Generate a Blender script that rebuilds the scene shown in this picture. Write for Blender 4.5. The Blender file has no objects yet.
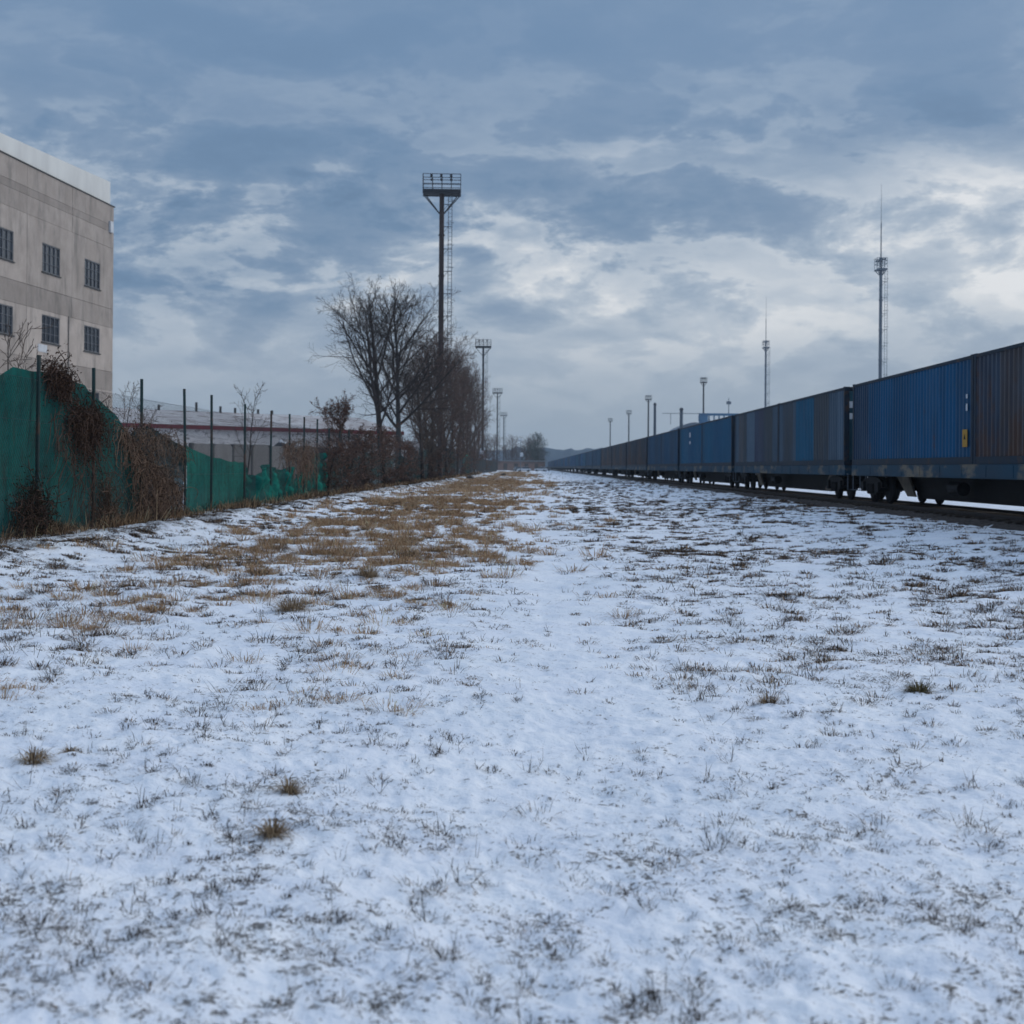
import bpy, math, random
import numpy as np
from mathutils import Vector, Matrix, Quaternion
random.seed(7)
S = bpy.context.scene
C = S.collection
R = math.radians
F = 1400.0; EYE = 1.45; HOR = 467.0
YAW = 0.0107; ROLL = R(0.4)

# ---------------------------------------------------------------- camera
cam = bpy.data.cameras.new('camera'); camo = bpy.data.objects.new('camera', cam); C.objects.link(camo)
CM = Matrix.Translation((0, 0, EYE)) @ Matrix.Rotation(YAW, 4, 'Z') @ Matrix.Rotation(R(90), 4, 'X') @ Matrix.Rotation(ROLL, 4, 'Z')
camo.matrix_world = CM
cam.sensor_width = 36; cam.lens = F / 1024 * 36; cam.shift_y = (HOR - 512) / 1024
cam.clip_start = 0.1; cam.clip_end = 6000
cam.dof.use_dof = True; cam.dof.focus_distance = 13.0; cam.dof.aperture_fstop = 3.5
S.camera = camo

def W(px, py, d):
    return CM @ Vector(((px - 512) / F * d, (HOR - py) / F * d, -d))
def hor(px):
    return HOR + (px - 512) * math.tan(ROLL)
def G(px, d):                       # ground position below pixel column px at depth d
    p = W(px, hor(px), d); return Vector((p.x, p.y, 0))
def onx(px, py, X):                 # ray through a point of the photo met with the vertical plane x = X
    q = CM.to_3x3() @ Vector(((px - 512) / F, (HOR - py) / F, -1))
    t = X / q.x; return Vector((X, q.y * t, EYE + q.z * t))

# ---------------------------------------------------------------- noise
def _h(ix, iy, s):
    h = (ix * 374761393 + iy * 668265263 + s * 974634257) & 0x7fffffff
    h = ((h ^ (h >> 13)) * 1274126177) & 0x7fffffff
    return ((h ^ (h >> 16)) & 0xffff) / 65535.0
def vn(x, y, s=0):
    x = np.asarray(x, float); y = np.asarray(y, float)
    ix = np.floor(x).astype(np.int64); iy = np.floor(y).astype(np.int64)
    u = x - ix; v = y - iy
    u = u * u * (3 - 2 * u); v = v * v * (3 - 2 * v)
    a = _h(ix, iy, s); b = _h(ix + 1, iy, s); c = _h(ix, iy + 1, s); d = _h(ix + 1, iy + 1, s)
    return (a * (1 - u) + b * u) * (1 - v) + (c * (1 - u) + d * u) * v
def fbm(x, y, s=0, o=4):
    t = 0; a = .5; n = 0
    for k in range(o):
        t = t + a * vn(x, y, s + k * 17); n += a; a *= .5
        x, y = x * 2.03 + 5.1, y * 2.03 - 3.7
    return t / n
def ss(a, b, x):
    t = np.clip((np.asarray(x, float) - a) / (b - a), 0, 1); return t * t * (3 - 2 * t)

# ---------------------------------------------------------------- nodes
def mk(name):
    m = bpy.data.materials.new(name); m.use_nodes = True
    nt = m.node_tree; nt.nodes.clear()
    return m, nt
class NB:
    def __init__(s, nt): s.nt = nt
    def n(s, t, ins=None, **kw):
        nd = s.nt.nodes.new(t)
        for k, v in kw.items(): setattr(nd, k, v)
        for k, v in (ins or {}).items():
            sk = nd.inputs[k]
            if isinstance(v, bpy.types.NodeSocket): s.nt.links.new(v, sk)
            else:
                if sk.type == 'RGBA' and not hasattr(v, '__len__'): v = (v, v, v, 1)
                if sk.type == 'RGBA' and len(v) == 3: v = (*v, 1)
                sk.default_value = v
        return nd
    def math(s, op, a, b=None, c=None, clamp=False):
        i = {0: a}
        if b is not None: i[1] = b
        if c is not None: i[2] = c
        return s.n('ShaderNodeMath', i, operation=op, use_clamp=clamp).outputs[0]
    def vmath(s, op, a, b=None, out=0):
        i = {0: a}
        if b is not None: i[1] = b
        return s.n('ShaderNodeVectorMath', i, operation=op).outputs[out]
    def mix(s, f, a, b, bt='MIX'):
        nd = s.nt.nodes.new('ShaderNodeMix'); nd.data_type = 'RGBA'; nd.blend_type = bt
        for k, v in ((0, f), (6, a), (7, b)):
            if isinstance(v, bpy.types.NodeSocket): s.nt.links.new(v, nd.inputs[k])
            else: nd.inputs[k].default_value = v if k == 0 else (*v[:3], 1)
        return nd.outputs[2]
    def ramp(s, f, stops, interp='LINEAR'):
        nd = s.nt.nodes.new('ShaderNodeValToRGB'); cr = nd.color_ramp; cr.interpolation = interp
        while len(cr.elements) < len(stops): cr.elements.new(0.5)
        for e, (p, c) in zip(cr.elements, stops):
            e.position = p; e.color = (c, c, c, 1) if not hasattr(c, '__len__') else (*c[:3], 1)
        s.nt.links.new(f, nd.inputs[0]); return nd.outputs[0]
    def mr(s, v, a, b, c=0.0, d=1.0, smooth=True):
        nd = s.n('ShaderNodeMapRange', {0: v, 1: a, 2: b, 3: c, 4: d}, interpolation_type='SMOOTHSTEP' if smooth else 'LINEAR')
        return nd.outputs[0]
    def noise(s, vec, scale, detail=4, rough=.55, dist=0.0):
        return s.n('ShaderNodeTexNoise', {'Vector': vec, 'Scale': scale, 'Detail': detail, 'Roughness': rough, 'Distortion': dist}).outputs[0]
    def out(s, sh, vol=None):
        o = s.nt.nodes.new('ShaderNodeOutputMaterial')
        if sh is not None: s.nt.links.new(sh, o.inputs[0])
        if vol is not None: s.nt.links.new(vol, o.inputs[1])
    def coords(s, stretch=(1, 1, 1)):
        tc = s.nt.nodes.new('ShaderNodeTexCoord')
        rnd = s.nt.nodes.new('ShaderNodeObjectInfo').outputs['Random']
        off = s.math('MULTIPLY', rnd, 91.0)
        v = s.vmath('MULTIPLY', tc.outputs['Object'], stretch)
        return s.vmath('ADD', v, off)

def simple(name, c1, c2=None, scale=3.0, rough=.7, bump=0.0, stretch=(1, 1, 1), c3=None, c3s=1.2, c3t=(.55, .68), metal=0.0, detail=5):
    m, nt = mk(name); b = NB(nt)
    v = b.coords(stretch)
    n1 = b.noise(v, scale, detail, .6)
    col = b.mix(b.mr(n1, .3, .7), c1, c2 or tuple(x * .7 for x in c1))
    if c3:
        n2 = b.noise(v, c3s, 6, .65)
        col = b.mix(b.mr(n2, *c3t), col, c3)
    p = b.n('ShaderNodeBsdfPrincipled', {'Base Color': col, 'Roughness': rough, 'Metallic': metal, 'Specular IOR Level': .15 if rough >= .6 and not metal else .45})
    if bump:
        bp = b.n('ShaderNodeBump', {'Height': n1, 'Strength': bump, 'Distance': .02})
        nt.links.new(bp.outputs[0], p.inputs['Normal'])
    b.out(p.outputs[0]); return m

def vcol(name, rough=.9, transl=0.0):
    m, nt = mk(name); b = NB(nt)
    a = b.n('ShaderNodeAttribute', attribute_name='Col').outputs['Color']
    d = b.n('ShaderNodeBsdfDiffuse', {'Color': a, 'Roughness': rough}).outputs[0]
    if transl:
        t = b.n('ShaderNodeBsdfTranslucent', {'Color': a}).outputs[0]
        d = b.n('ShaderNodeMixShader', {0: transl, 1: d, 2: t}).outputs[0]
    b.out(d); return m

# ---------------------------------------------------------------- mesh builder
class MB:
    def __init__(s): s.v = []; s.f = []; s.mi = []; s.c = []; s.cur = 0; s.col = None
    def add(s, vs, fs):
        o = len(s.v); s.v.extend(tuple(q) for q in vs)
        for f in fs: s.f.append(tuple(o + i for i in f)); s.mi.append(s.cur)
        if s.col is not None: s.c.extend([s.col] * len(vs))
    def box(s, c, d, rz=0.0, M=None):
        x, y, z = (k / 2 for k in d)
        vs = [Vector((a * x, b_ * y, e * z)) for e in (-1, 1) for b_ in (-1, 1) for a in (-1, 1)]
        if rz: m = Matrix.Rotation(rz, 3, 'Z'); vs = [m @ q for q in vs]
        if M: vs = [M @ q for q in vs]
        c = Vector(c)
        s.add([q + c for q in vs], [(0, 2, 3, 1), (4, 5, 7, 6), (0, 1, 5, 4), (2, 6, 7, 3), (0, 4, 6, 2), (1, 3, 7, 5)])
        return s
    def bb(s, x0, x1, y0, y1, z0, z1):
        return s.box(((x0 + x1) / 2, (y0 + y1) / 2, (z0 + z1) / 2), (x1 - x0, y1 - y0, z1 - z0))
    def tube(s, pts, rad, n=6, cap=True):
        pts = [Vector(p) for p in pts]
        if not hasattr(rad, '__len__'): rad = [rad] * len(pts)
        vs = []; u = None
        for i, p in enumerate(pts):
            t = (pts[min(i + 1, len(pts) - 1)] - pts[max(i - 1, 0)])
            t = t.normalized() if t.length > 1e-9 else Vector((0, 0, 1))
            if u is None:
                a = Vector((1, 0, 0)) if abs(t.x) < .8 else Vector((0, 1, 0))
                u = t.cross(a).normalized()
            else:
                u = u - t * u.dot(t); u = u.normalized() if u.length > 1e-6 else t.orthogonal().normalized()
            w = t.cross(u)
            for k in range(n):
                a = 2 * math.pi * k / n
                vs.append(p + (u * math.cos(a) + w * math.sin(a)) * rad[i])
        fs = []
        for i in range(len(pts) - 1):
            for k in range(n):
                k2 = (k + 1) % n
                fs.append((i * n + k, i * n + k2, (i + 1) * n + k2, (i + 1) * n + k))
        if cap: fs.append(tuple(range(n - 1, -1, -1))); fs.append(tuple((len(pts) - 1) * n + k for k in range(n)))
        s.add(vs, fs); return s
    def prism(s, poly, fn0, fn1):           # poly (list of 2-D), two maps to 3-D
        n = len(poly); vs = [fn0(*q) for q in poly] + [fn1(*q) for q in poly]
        fs = [tuple(range(n - 1, -1, -1)), tuple(range(n, 2 * n))] + [(i, (i + 1) % n, n + (i + 1) % n, n + i) for i in range(n)]
        s.add(vs, fs); return s
    def disc(s, c, r, h, axis='X', n=20):
        c = Vector(c); a = {'X': Vector((1, 0, 0)), 'Y': Vector((0, 1, 0)), 'Z': Vector((0, 0, 1))}[axis]
        return s.tube([c - a * h / 2, c + a * h / 2], r, n)
    def build(s, name, mats, parent=None, smooth=False):
        me = bpy.data.meshes.new(name); me.from_pydata(s.v, [], s.f); me.update()
        if not isinstance(mats, (list, tuple)): mats = [mats]
        for m in mats: me.materials.append(m)
        if len(mats) > 1: me.polygons.foreach_set('material_index', s.mi)
        if s.c:
            ca = me.color_attributes.new('Col', 'FLOAT_COLOR', 'POINT')
            ca.data.foreach_set('color', np.array([(*c, 1) for c in s.c], np.float32).ravel())
        if smooth: me.polygons.foreach_set('use_smooth', [True] * len(me.polygons))
        o = bpy.data.objects.new(name, me); C.objects.link(o)
        if parent: o.parent = parent
        return o

def fast_mesh(name, V, Fl, sizes, mats, col=None, smooth=False):
    me = bpy.data.meshes.new(name)
    me.vertices.add(len(V)); me.vertices.foreach_set('co', np.asarray(V, np.float32).ravel())
    me.loops.add(len(Fl)); me.loops.foreach_set('vertex_index', np.asarray(Fl, np.int32))
    st = np.concatenate([[0], np.cumsum(sizes)[:-1]]).astype(np.int32)
    me.polygons.add(len(sizes)); me.polygons.foreach_set('loop_start', st)
    if smooth: me.polygons.foreach_set('use_smooth', np.ones(len(sizes), bool))
    me.update(calc_edges=True)
    for m in (mats if isinstance(mats, list) else [mats]): me.materials.append(m)
    if col is not None:
        ca = me.color_attributes.new('Col', 'FLOAT_COLOR', 'POINT')
        ca.data.foreach_set('color', np.asarray(col, np.float32).ravel())
    o = bpy.data.objects.new(name, me); C.objects.link(o); return o

def tag(o, label=None, cat=None, group=None, kind=None):
    if label: o['label'] = label
    if cat: o['category'] = cat
    if group: o['group'] = group
    if kind: o['kind'] = kind
    return o
def thing(name, label, cat, loc=(0, 0, 0), rz=0.0, group=None):
    o = bpy.data.objects.new(name, None); C.objects.link(o); o.location = loc; o.rotation_euler = (0, 0, rz)
    o.empty_display_size = .3
    return tag(o, label, cat, group)
def dup(root, loc=None, rz=None, label=None, scale=None):
    r = root.copy(); C.objects.link(r)
    if loc is not None: r.location = loc
    if rz is not None: r.rotation_euler = (0, 0, rz)
    if scale is not None: r.scale = scale if hasattr(scale, '__len__') else (scale,) * 3
    if label: r['label'] = label
    for ch in list(root.children):
        c = ch.copy(); C.objects.link(c); c.parent = r
        for g in list(ch.children):
            d = g.copy(); C.objects.link(d); d.parent = c
    return r

# ---------------------------------------------------------------- ground shape
FX = -8.8                                 # the fence line
def gz(x, y, fine=True):
    x = np.asarray(x, float); y = np.asarray(y, float)
    z = .17 * ss(-5.6, -8.0, x) + .2 * ss(4.0, 9.6, x) - .1 * ss(13.5, 15, x)
    near = ss(400, 60, y)
    z = z + (fbm(x / 3.1, y / 3.6, 3, 3) - .5) * .11
    z = z + (fbm(x / .62, y / .7, 9, 3) - .5) * .075 * near
    z = z + (fbm(x / .17, y / .2, 21, 2) - .5) * .042 * ss(45, 16, y)
    if fine: z = z + (fbm(x / .06, y / .07, 33, 2) - .5) * .026 * ss(16, 7, y)
    bank = np.exp(-((x + 7.6) / .75) ** 2)
    z = z + bank * (.05 + .17 * (fbm(x / .5, y / .55, 41, 3) - .45))
    z = z - .02 * np.exp(-((x - .25) / .6) ** 2)
    return z

def D_tan(x, y):                          # how much straw grass grows here
    band = np.exp(-((x + 2.9) / 2.2) ** 2) * ss(9, 24, y)
    far = ss(45, 140, y) * np.exp(-(np.clip(np.abs(x + 2.2) - 2.6, 0, None) / 1.6) ** 2)
    left = .42 * ss(-.1, -1.2, x) * ss(4.5, 9, y) * ss(-7.5, -6, x)
    clump = ss(.38, .6, fbm(x / 1.5, y / 1.9, 51, 3)) * ss(.42, .58, fbm(x / (.42 + .006 * y), y / (.5 + .012 * y), 53, 2))
    return np.clip((band + far) * (.06 + 1.2 * clump) + left * ss(.52, .66, fbm(x / .8, y / .9, 57, 3)), 0, 1)
def D_dark(x, y):                         # short dark weeds
    right = ss(1.0, 2.6, x) * (1 - .35 * ss(7, 9.5, x))
    path = np.exp(-((x - .35 + .008 * y) / (.55 + .006 * y)) ** 2) * ss(5.0, 8.5, y)
    front = ss(6.4, 4.2, y) * .3 + ss(6.0, 4.2, y) * .8 * np.exp(-((x - .12) / .5) ** 2)
    bank = np.exp(-((x + 7.7) / .8) ** 2)
    base = .32 + .45 * right + front + .55 * bank
    cl = ss(.4, .63, fbm(x / .55, y / .65, 61, 3)) * (.35 + .65 * ss(.36, .6, fbm(x / 2.3, y / 2.6, 67, 2)))
    return np.clip(base * cl * (1 - .8 * path), 0, 1)

def D_clump(x, y):
    c = ss(.5, 1.5, x) * ss(.42, .58, fbm(x / 1.6, y / 2.0, 71, 3)) + .5 * ss(-.6, -2, x) * ss(.42, .6, fbm(x / 1.1, y / 1.4, 73, 3))
    path = np.exp(-((x - .35 + .008 * y) / (.5 + .006 * y)) ** 2) * ss(5.0, 8.5, y)
    c = c + .9 * np.exp(-((x + 7.5) / .7) ** 2)
    c = np.maximum(c * 1.2, (1 - .9 * path) * (.4 + .5 * ss(10, 5, y)))
    return np.clip(c * (.08 + ss(.42, .6, fbm(x / .33, y / .38, 81, 2))) * (.35 + .65 * ss(.3, .55, fbm(x / 2.6, y / 3.0, 83, 2))), 0, 1)
# ---------------------------------------------------------------- ground mesh
def make_ground():
    a = np.concatenate([np.linspace(-math.pi, -.5, 50)[:-1], np.linspace(-.5, .5, 640), np.linspace(.5, math.pi, 50)[1:-1]])
    rr = np.concatenate([[.05, .4, .8, 1.2, 1.6, 2.0], np.geomspace(2.2, 60, 700), np.geomspace(60, 1600, 190)[1:]])
    A, RR = np.meshgrid(a, rr)
    X = RR * np.sin(A); Y = RR * np.cos(A)
    Z = gz(X, Y) * ss(900, 500, RR) 
    # the ballast bed takes over under the train
    n, m = RR.shape
    V = np.stack([X, Y, Z], -1).reshape(-1, 3)
    idx = np.arange(n * m).reshape(n, m)
    q = np.stack([idx[:-1, :], np.roll(idx, -1, 1)[:-1, :], np.roll(idx, -1, 1)[1:, :], idx[1:, :]], -1).reshape(-1, 4)
    q = q[:, ::-1]
    x = V[:, 0]; y = np.hypot(V[:, 0], V[:, 1]); yy = V[:, 1]
    t = D_tan(x, yy); d = np.clip(D_dark(x, yy) + .75 * D_clump(x, yy), 0, 1.2)
    col = np.stack([t, d, ss(-6.8, -7.8, x) * ss(-9.6, -8.6, x), np.ones_like(t)], -1)
    o = fast_mesh('ground', V, q.ravel(), np.full(len(q), 4), MAT['snow'], col, True)
    tag(o, kind='structure')
def snow_mat():
    m, nt = mk('snow'); b = NB(nt)
    pos = b.n('ShaderNodeNewGeometry').outputs['Position']
    at = b.n('ShaderNodeSeparateColor', {0: b.n('ShaderNodeAttribute', attribute_name='Col').outputs['Color']})
    tan_, dark_, bank_ = at.outputs[0], at.outputs[1], at.outputs[2]
    n1 = b.noise(pos, 9.0, 6, .62, .3); n2 = b.noise(pos, 28.0, 5, .6, .2); n5 = b.noise(b.vmath('MULTIPLY', pos, (1, .8, 1)), 75.0, 4, .6, .3); n3 = b.noise(pos, 1.7, 4, .55)
    big = b.noise(pos, .45, 3, .5)
    snow = b.mix(b.mr(n3, .3, .7), (.85, .875, .91), (.75, .79, .86))
    snow = b.mix(b.math('MULTIPLY', b.mr(big, .45, .65), .35), snow, (.62, .69, .77))
    soil = b.mix(b.mr(n2, .35, .65), (.03, .025, .022), (.085, .07, .056))
    straw = b.mix(b.mr(n2, .35, .65), (.14, .095, .055), (.32, .235, .145))
    # litter: fine dark crumbs showing through thin snow, more where weeds grow
    comb = b.math('ADD', b.math('ADD', b.math('MULTIPLY', n1, .34), b.math('MULTIPLY', n2, .33)), b.math('MULTIPLY', n5, .33))
    th = b.math('SUBTRACT', .583, b.math('MULTIPLY', dark_, .045))
    th = b.math('SUBTRACT', th, b.math('MULTIPLY', bank_, .07))
    f = b.mr(b.math('SUBTRACT', comb, th), -.015, .045)
    col = b.mix(b.math('MULTIPLY', f, .85), snow, soil)
    th2 = b.math('SUBTRACT', .72, b.math('MULTIPLY', tan_, .2))
    n4 = b.noise(b.vmath('MULTIPLY', pos, (1, .6, 1)), 3.2, 6, .65, .4)
    f2 = b.mr(b.math('SUBTRACT', n4, th2), -.03, .07)
    col = b.mix(b.math('MULTIPLY', f2, .9), col, straw)
    p = b.n('ShaderNodeBsdfPrincipled', {'Base Color': col, 'Roughness': .62, 'Specular IOR Level': .3})
    hsum = b.math('ADD', b.math('MULTIPLY', n1, .7), b.math('MULTIPLY', n2, .3))
    hsum = b.math('SUBTRACT', hsum, b.math('MULTIPLY', f, .25))
    bp = b.n('ShaderNodeBump', {'Height': hsum, 'Strength': .7, 'Distance': .04})
    nt.links.new(bp.outputs[0], p.inputs['Normal'])
    b.out(p.outputs[0]); return m

MAT = {}
MAT['snow'] = snow_mat()
make_ground()

# ---------------------------------------------------------------- grass
rng = np.random.default_rng(11)
def blades(name, P, phi, th0, th1, L, w, col, label, cat='grass'):
    """P roots (n,3); each blade a bent, tapering strip"""
    n = len(P); c, s = np.cos(phi), np.sin(phi)
    d0 = np.stack([c * np.cos(th0), s * np.cos(th0), np.sin(th0)], -1)
    d1 = np.stack([c * np.cos(th1), s * np.cos(th1), np.sin(th1)], -1)
    tw = rng.normal(0, .5, n); side = np.stack([-np.sin(phi + tw), np.cos(phi + tw), np.zeros(n)], -1)
    p1 = P + d0 * (L * .5)[:, None]; p2 = p1 + d1 * (L * .5)[:, None]
    W_ = w[:, None]
    V = np.stack([P - side * W_, P + side * W_, p1 - side * W_ * .8, p1 + side * W_ * .8, p2], 1).reshape(-1, 3)
    b0 = np.arange(n)[:, None] * 5
    Fl = (b0 + np.array([0, 1, 3, 2, 2, 3, 4])).ravel()
    sizes = np.tile([4, 3], n)
    cc = np.repeat(np.concatenate([col, np.ones((n, 1))], 1), 5, 0)
    o = fast_mesh(name, V, Fl, sizes, MAT['blade'], cc)
    return tag(o, label, cat, kind='stuff')
MAT['blade'] = vcol('blade', .9, .25)

def scatter(bands, dens, xr=(-8.5, 9.9)):
    X, Y = [], []
    for y0, y1, k in bands:
        wmax = .5 * y1 + 1.0; xa, xb = max(xr[0], -wmax), min(xr[1], wmax)
        n = int((xb - xa) * (y1 - y0) * k)
        x = rng.uniform(xa, xb, n); y = rng.uniform(y0, y1, n)
        ok = (np.abs(x) < .5 * y + 1.0) & (rng.random(n) < dens(x, y))
        X.append(x[ok]); Y.append(y[ok])
    return np.concatenate(X), np.concatenate(Y)
def tufts(x, y, nb, r0, L, th0, th1, w, pal, pw):
    """expand tufts into blades: arrays"""
    k = rng.poisson(nb, len(x)) + 2
    i = np.repeat(np.arange(len(x)), k); n = len(i)
    size = rng.lognormal(0, .35, len(x))
    phi = rng.uniform(0, 2 * np.pi, n)
    rr = r0 * size[i] * np.sqrt(rng.random(n))
    px = x[i] + rr * np.cos(phi) + rng.normal(0, r0 * .25, n); py = y[i] + rr * np.sin(phi) * .9 + rng.normal(0, r0 * .25, n)
    P = np.stack([px, py, gz(px, py) - .006], -1)
    L = L if np.isscalar(L) else L[i]
    LL = L * size[i] * rng.uniform(.45, 1.25, n)
    t0 = rng.uniform(*th0, n); t1 = rng.uniform(*th1, n)
    ww = np.maximum(w * rng.uniform(.7, 1.3, n), y[i] * .0002)
    pal = np.array(pal); c = pal[rng.choice(len(pal), n, p=pw)] * rng.uniform(.6, 1.3, (n, 1))
    tint = rng.uniform(.8, 1.2, len(x)); c = c * tint[i][:, None]
    return [P, phi, t0, t1, LL, ww, np.clip(c, .005, .6)]
def cat_(*t): return [np.concatenate(q) for q in zip(*t)]

TAN = [(.50, .325, .19), (.38, .235, .13), (.58, .42, .27), (.2, .12, .07)]
DRK = [(.045, .034, .029), (.08, .058, .045), (.15, .108, .08), (.042, .04, .03)]
# straw coloured grass
x, y = scatter([(5, 12, 12), (12, 25, 15), (25, 60, 13), (60, 150, 9), (150, 420, 1.6)], D_tan)
m1 = y < 60
a = tufts(x[m1], y[m1], 60, .11, .085 + .09 * ss(7, 17, y[m1]), (.1, 1.3), (-.9, .6), .0019, TAN, [.4, .3, .15, .15])
b_ = tufts(x[~m1], y[~m1], 12, .2, .2, (.3, 1.2), (-.6, .5), .004, TAN, [.4, .3, .15, .15])
blades('straw_grass', *cat_(a, b_), 'straw coloured dry grass lying in tufts over the snow left of the track')
# short dark weeds
x, y = scatter([(2.3, 6, 230), (6, 12, 120), (12, 25, 60), (25, 60, 22), (60, 150, 5), (150, 400, .8)], D_dark)
near = y < 12
a = tufts(x[near], y[near], 16, .03, .036, (-.2, .9), (-1.0, .5), .0016, DRK, [.4, .35, .15, .1])
b_ = tufts(x[~near], y[~near], 22, .075, .062, (-.1, .9), (-.9, .5), .0016, DRK, [.3, .35, .25, .1])
# bigger dark tussocks on the right side
x, y = scatter([(2.3, 6, 95), (6, 12, 46), (12, 25, 24), (25, 60, 9), (60, 140, 2.2)], D_clump)
k_ = y < 9
c0 = tufts(x[k_], y[k_], 30, .024, .034, (-.2, 1.3), (-1.0, .9), .0011, DRK, [.4, .35, .17, .08]); x, y = x[~k_], y[~k_]
c_ = tufts(x, y, 34, .055, .07, (-.1, 1.25), (-.9, .6), .0017, DRK + TAN, [.18, .27, .2, .12, .08, .08, .02, .05])
# lone thin stems
x, y = scatter([(2.6, 8, 5), (8, 20, 3), (20, 50, 1)], lambda x, y: .25 + .5 * ss(.5, .65, fbm(x / .9, y / .9, 77, 2)))
d_ = tufts(x, y, 4, .04, .10, (.2, 1.35), (-.3, 1.2), .0009, DRK, [.4, .3, .2, .1])
def weeds(x, y, ns, L):
    n0 = len(x); sz = rng.lognormal(0, .4, n0)
    k = rng.poisson(ns, n0) + 2; i = np.repeat(np.arange(n0), k); n = len(i)
    px = x[i] + rng.normal(0, .012, n) * sz[i]; py = y[i] + rng.normal(0, .012, n) * sz[i]
    P = np.stack([px, py, gz(px, py) - .005], -1); ph = rng.uniform(0, 6.283, n)
    t0 = rng.uniform(-.05, 1.25, n); t1 = t0 + rng.normal(-.25, .6, n); LL = L * sz[i] * rng.uniform(.5, 1.4, n)
    pal = np.array(DRK[:3]); c = pal[rng.choice(3, n, p=[.45, .35, .2])] * rng.uniform(.6, 1.2, (n, 1))
    st = [P, ph, t0, t1, LL, np.full(n, .0015), c]
    j = np.repeat(np.arange(n), 3); m = len(j); f = rng.uniform(.25, .5, m)
    Q = P[j] + np.stack([np.cos(ph[j]) * np.cos(t0[j]), np.sin(ph[j]) * np.cos(t0[j]), np.sin(t0[j])], -1) * (LL[j] * f)[:, None]
    sh = [Q, ph[j] + rng.choice([-1, 1], m) * rng.uniform(.4, 1.3, m), t0[j] + rng.normal(0, .5, m), rng.uniform(-.8, 1.2, m), LL[j] * rng.uniform(.2, .55, m), np.full(m, .0012), c[j]]
    base = tufts(x, y, 26, .022, .024, (-.3, 1.3), (-1.0, 1.0), .0016, DRK, [.45, .35, .12, .08])
    return cat_(st, sh, base)
x, y = scatter([(2.3, 5, 38), (5, 9, 21), (9, 16, 9)], lambda x, y: (1 - .85 * np.exp(-((x - .4) / .5) ** 2) * ss(4.6, 6, y)) * (.15 + .85 * ss(.42, .6, fbm(x / .42, y / .5, 95, 3))) * (.5 + .5 * ss(.2, -.6, x) + .3 * ss(1, 1.6, x)))
w_ = weeds(x, y, 6, .062)
x, y = scatter([(2.6, 6, 9), (6, 12, 7), (12, 25, 3.8), (25, 60, 1.8), (60, 130, .6)], lambda x, y: (np.maximum(ss(.8, 1.8, x), .7 * ss(7, 4, y)) + .65 * ss(-.3, -1.2, x) + .5 * np.exp(-((x + 7.5) / .8) ** 2)) * ss(.38, .58, fbm(x / .8, y / 1.0, 87, 2)))
k_ = y < 11
e0 = tufts(x[k_], y[k_], 60, .045, .045 + .012 * (y[k_] - 3) / 4, (-.15, 1.2), (-1.0, .8), .0011, DRK + TAN, [.25, .33, .22, .08, .04, .04, .0, .04])
x, y = x[~k_], y[~k_]
e_ = tufts(x, y, 110, .08, .085, (-.05, 1.25), (-.9, .5), .0017, DRK + TAN, [.18, .3, .26, .1, .05, .05, .0, .06])
blades('dead_weeds', *cat_(a, b_, c0, c_, d_, e0, e_, w_), 'short dark dead weeds poking through the thin snow cover', 'weeds')
# tall grass along the foot of the fence
n = 3600
x = FX + .25 + rng.normal(0, .25, n); y = 20 + 230 * rng.random(n) ** 1.6
k_ = rng.random(n) < ss(.42, .62, fbm(y / 1.7, x / .8, 91, 3)) + .12; x, y = x[k_], y[k_]
a = tufts(x, y, 16, .12, .27, (.5, 1.5), (-.4, 1.3), .0024, TAN + DRK, [.2, .15, .1, .1, .15, .15, .1, .05])
blades('fence_grass', *a, 'tall withered grass along the foot of the wire fence')

# single tussocks that stand out
MAT['tuss'] = MAT['blade']
def tussock(px, py, r, h, label, pal=[(.40, .29, .18), (.28, .19, .115), (.5, .39, .26), (.12, .085, .06)], nb=260):
    d = EYE * F / (py - hor(px)); g = G(px, d)
    o = thing('grass_tussock', label, 'grass tussock', (g.x, g.y, float(gz(g.x, g.y)) - .01), 0, 'lone grass tussocks in the snow')
    mb = MB()
    for k in range(nb):
        ph = random.uniform(0, 6.283); r0 = r * .45 * math.sqrt(random.random())
        L = h * random.uniform(.6, 2.1); t0 = random.uniform(.05, 1.4); t1 = random.uniform(-1.0, .6)
        p0 = Vector((r0 * math.cos(ph), r0 * math.sin(ph), 0))
        p1 = p0 + Vector((math.cos(ph) * math.cos(t0), math.sin(ph) * math.cos(t0), math.sin(t0))) * L * .55
        p2 = p1 + Vector((math.cos(ph) * math.cos(t1), math.sin(ph) * math.cos(t1), math.sin(t1))) * L * .5
        sd = Vector((-math.sin(ph), math.cos(ph), 0)) * .0016
        c = random.choices(pal, [.4, .3, .15, .15])[0]; k_ = random.uniform(.6, 1.2)
        mb.col = tuple(q * k_ for q in c)
        mb.add([p0 - sd, p0 + sd, p1 - sd, p1 + sd, p2], [(0, 1, 3, 2), (2, 3, 4)])
    mb.build('blades', MAT['blade'], o)
tussock(275, 836, .06, .065, 'small rounded straw tussock alone on bare snow, nearest of the lone tussocks')
tussock(291, 788, .035, .07, 'narrow upright straw tuft just behind the small rounded tussock')
tussock(36, 766, .085, .07, 'low brown tussock with long bent stems at the left edge of the field')
tussock(72, 756, .04, .05, 'tiny brown tuft beside the low brown tussock at the left edge')
tussock(770, 703, .07, .07, 'greenish straw tussock at the bare right-hand edge of the path')
tussock(293, 610, .26, .14, 'broad straw tussock in mid field, widest of the lone tussocks', nb=600)
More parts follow.
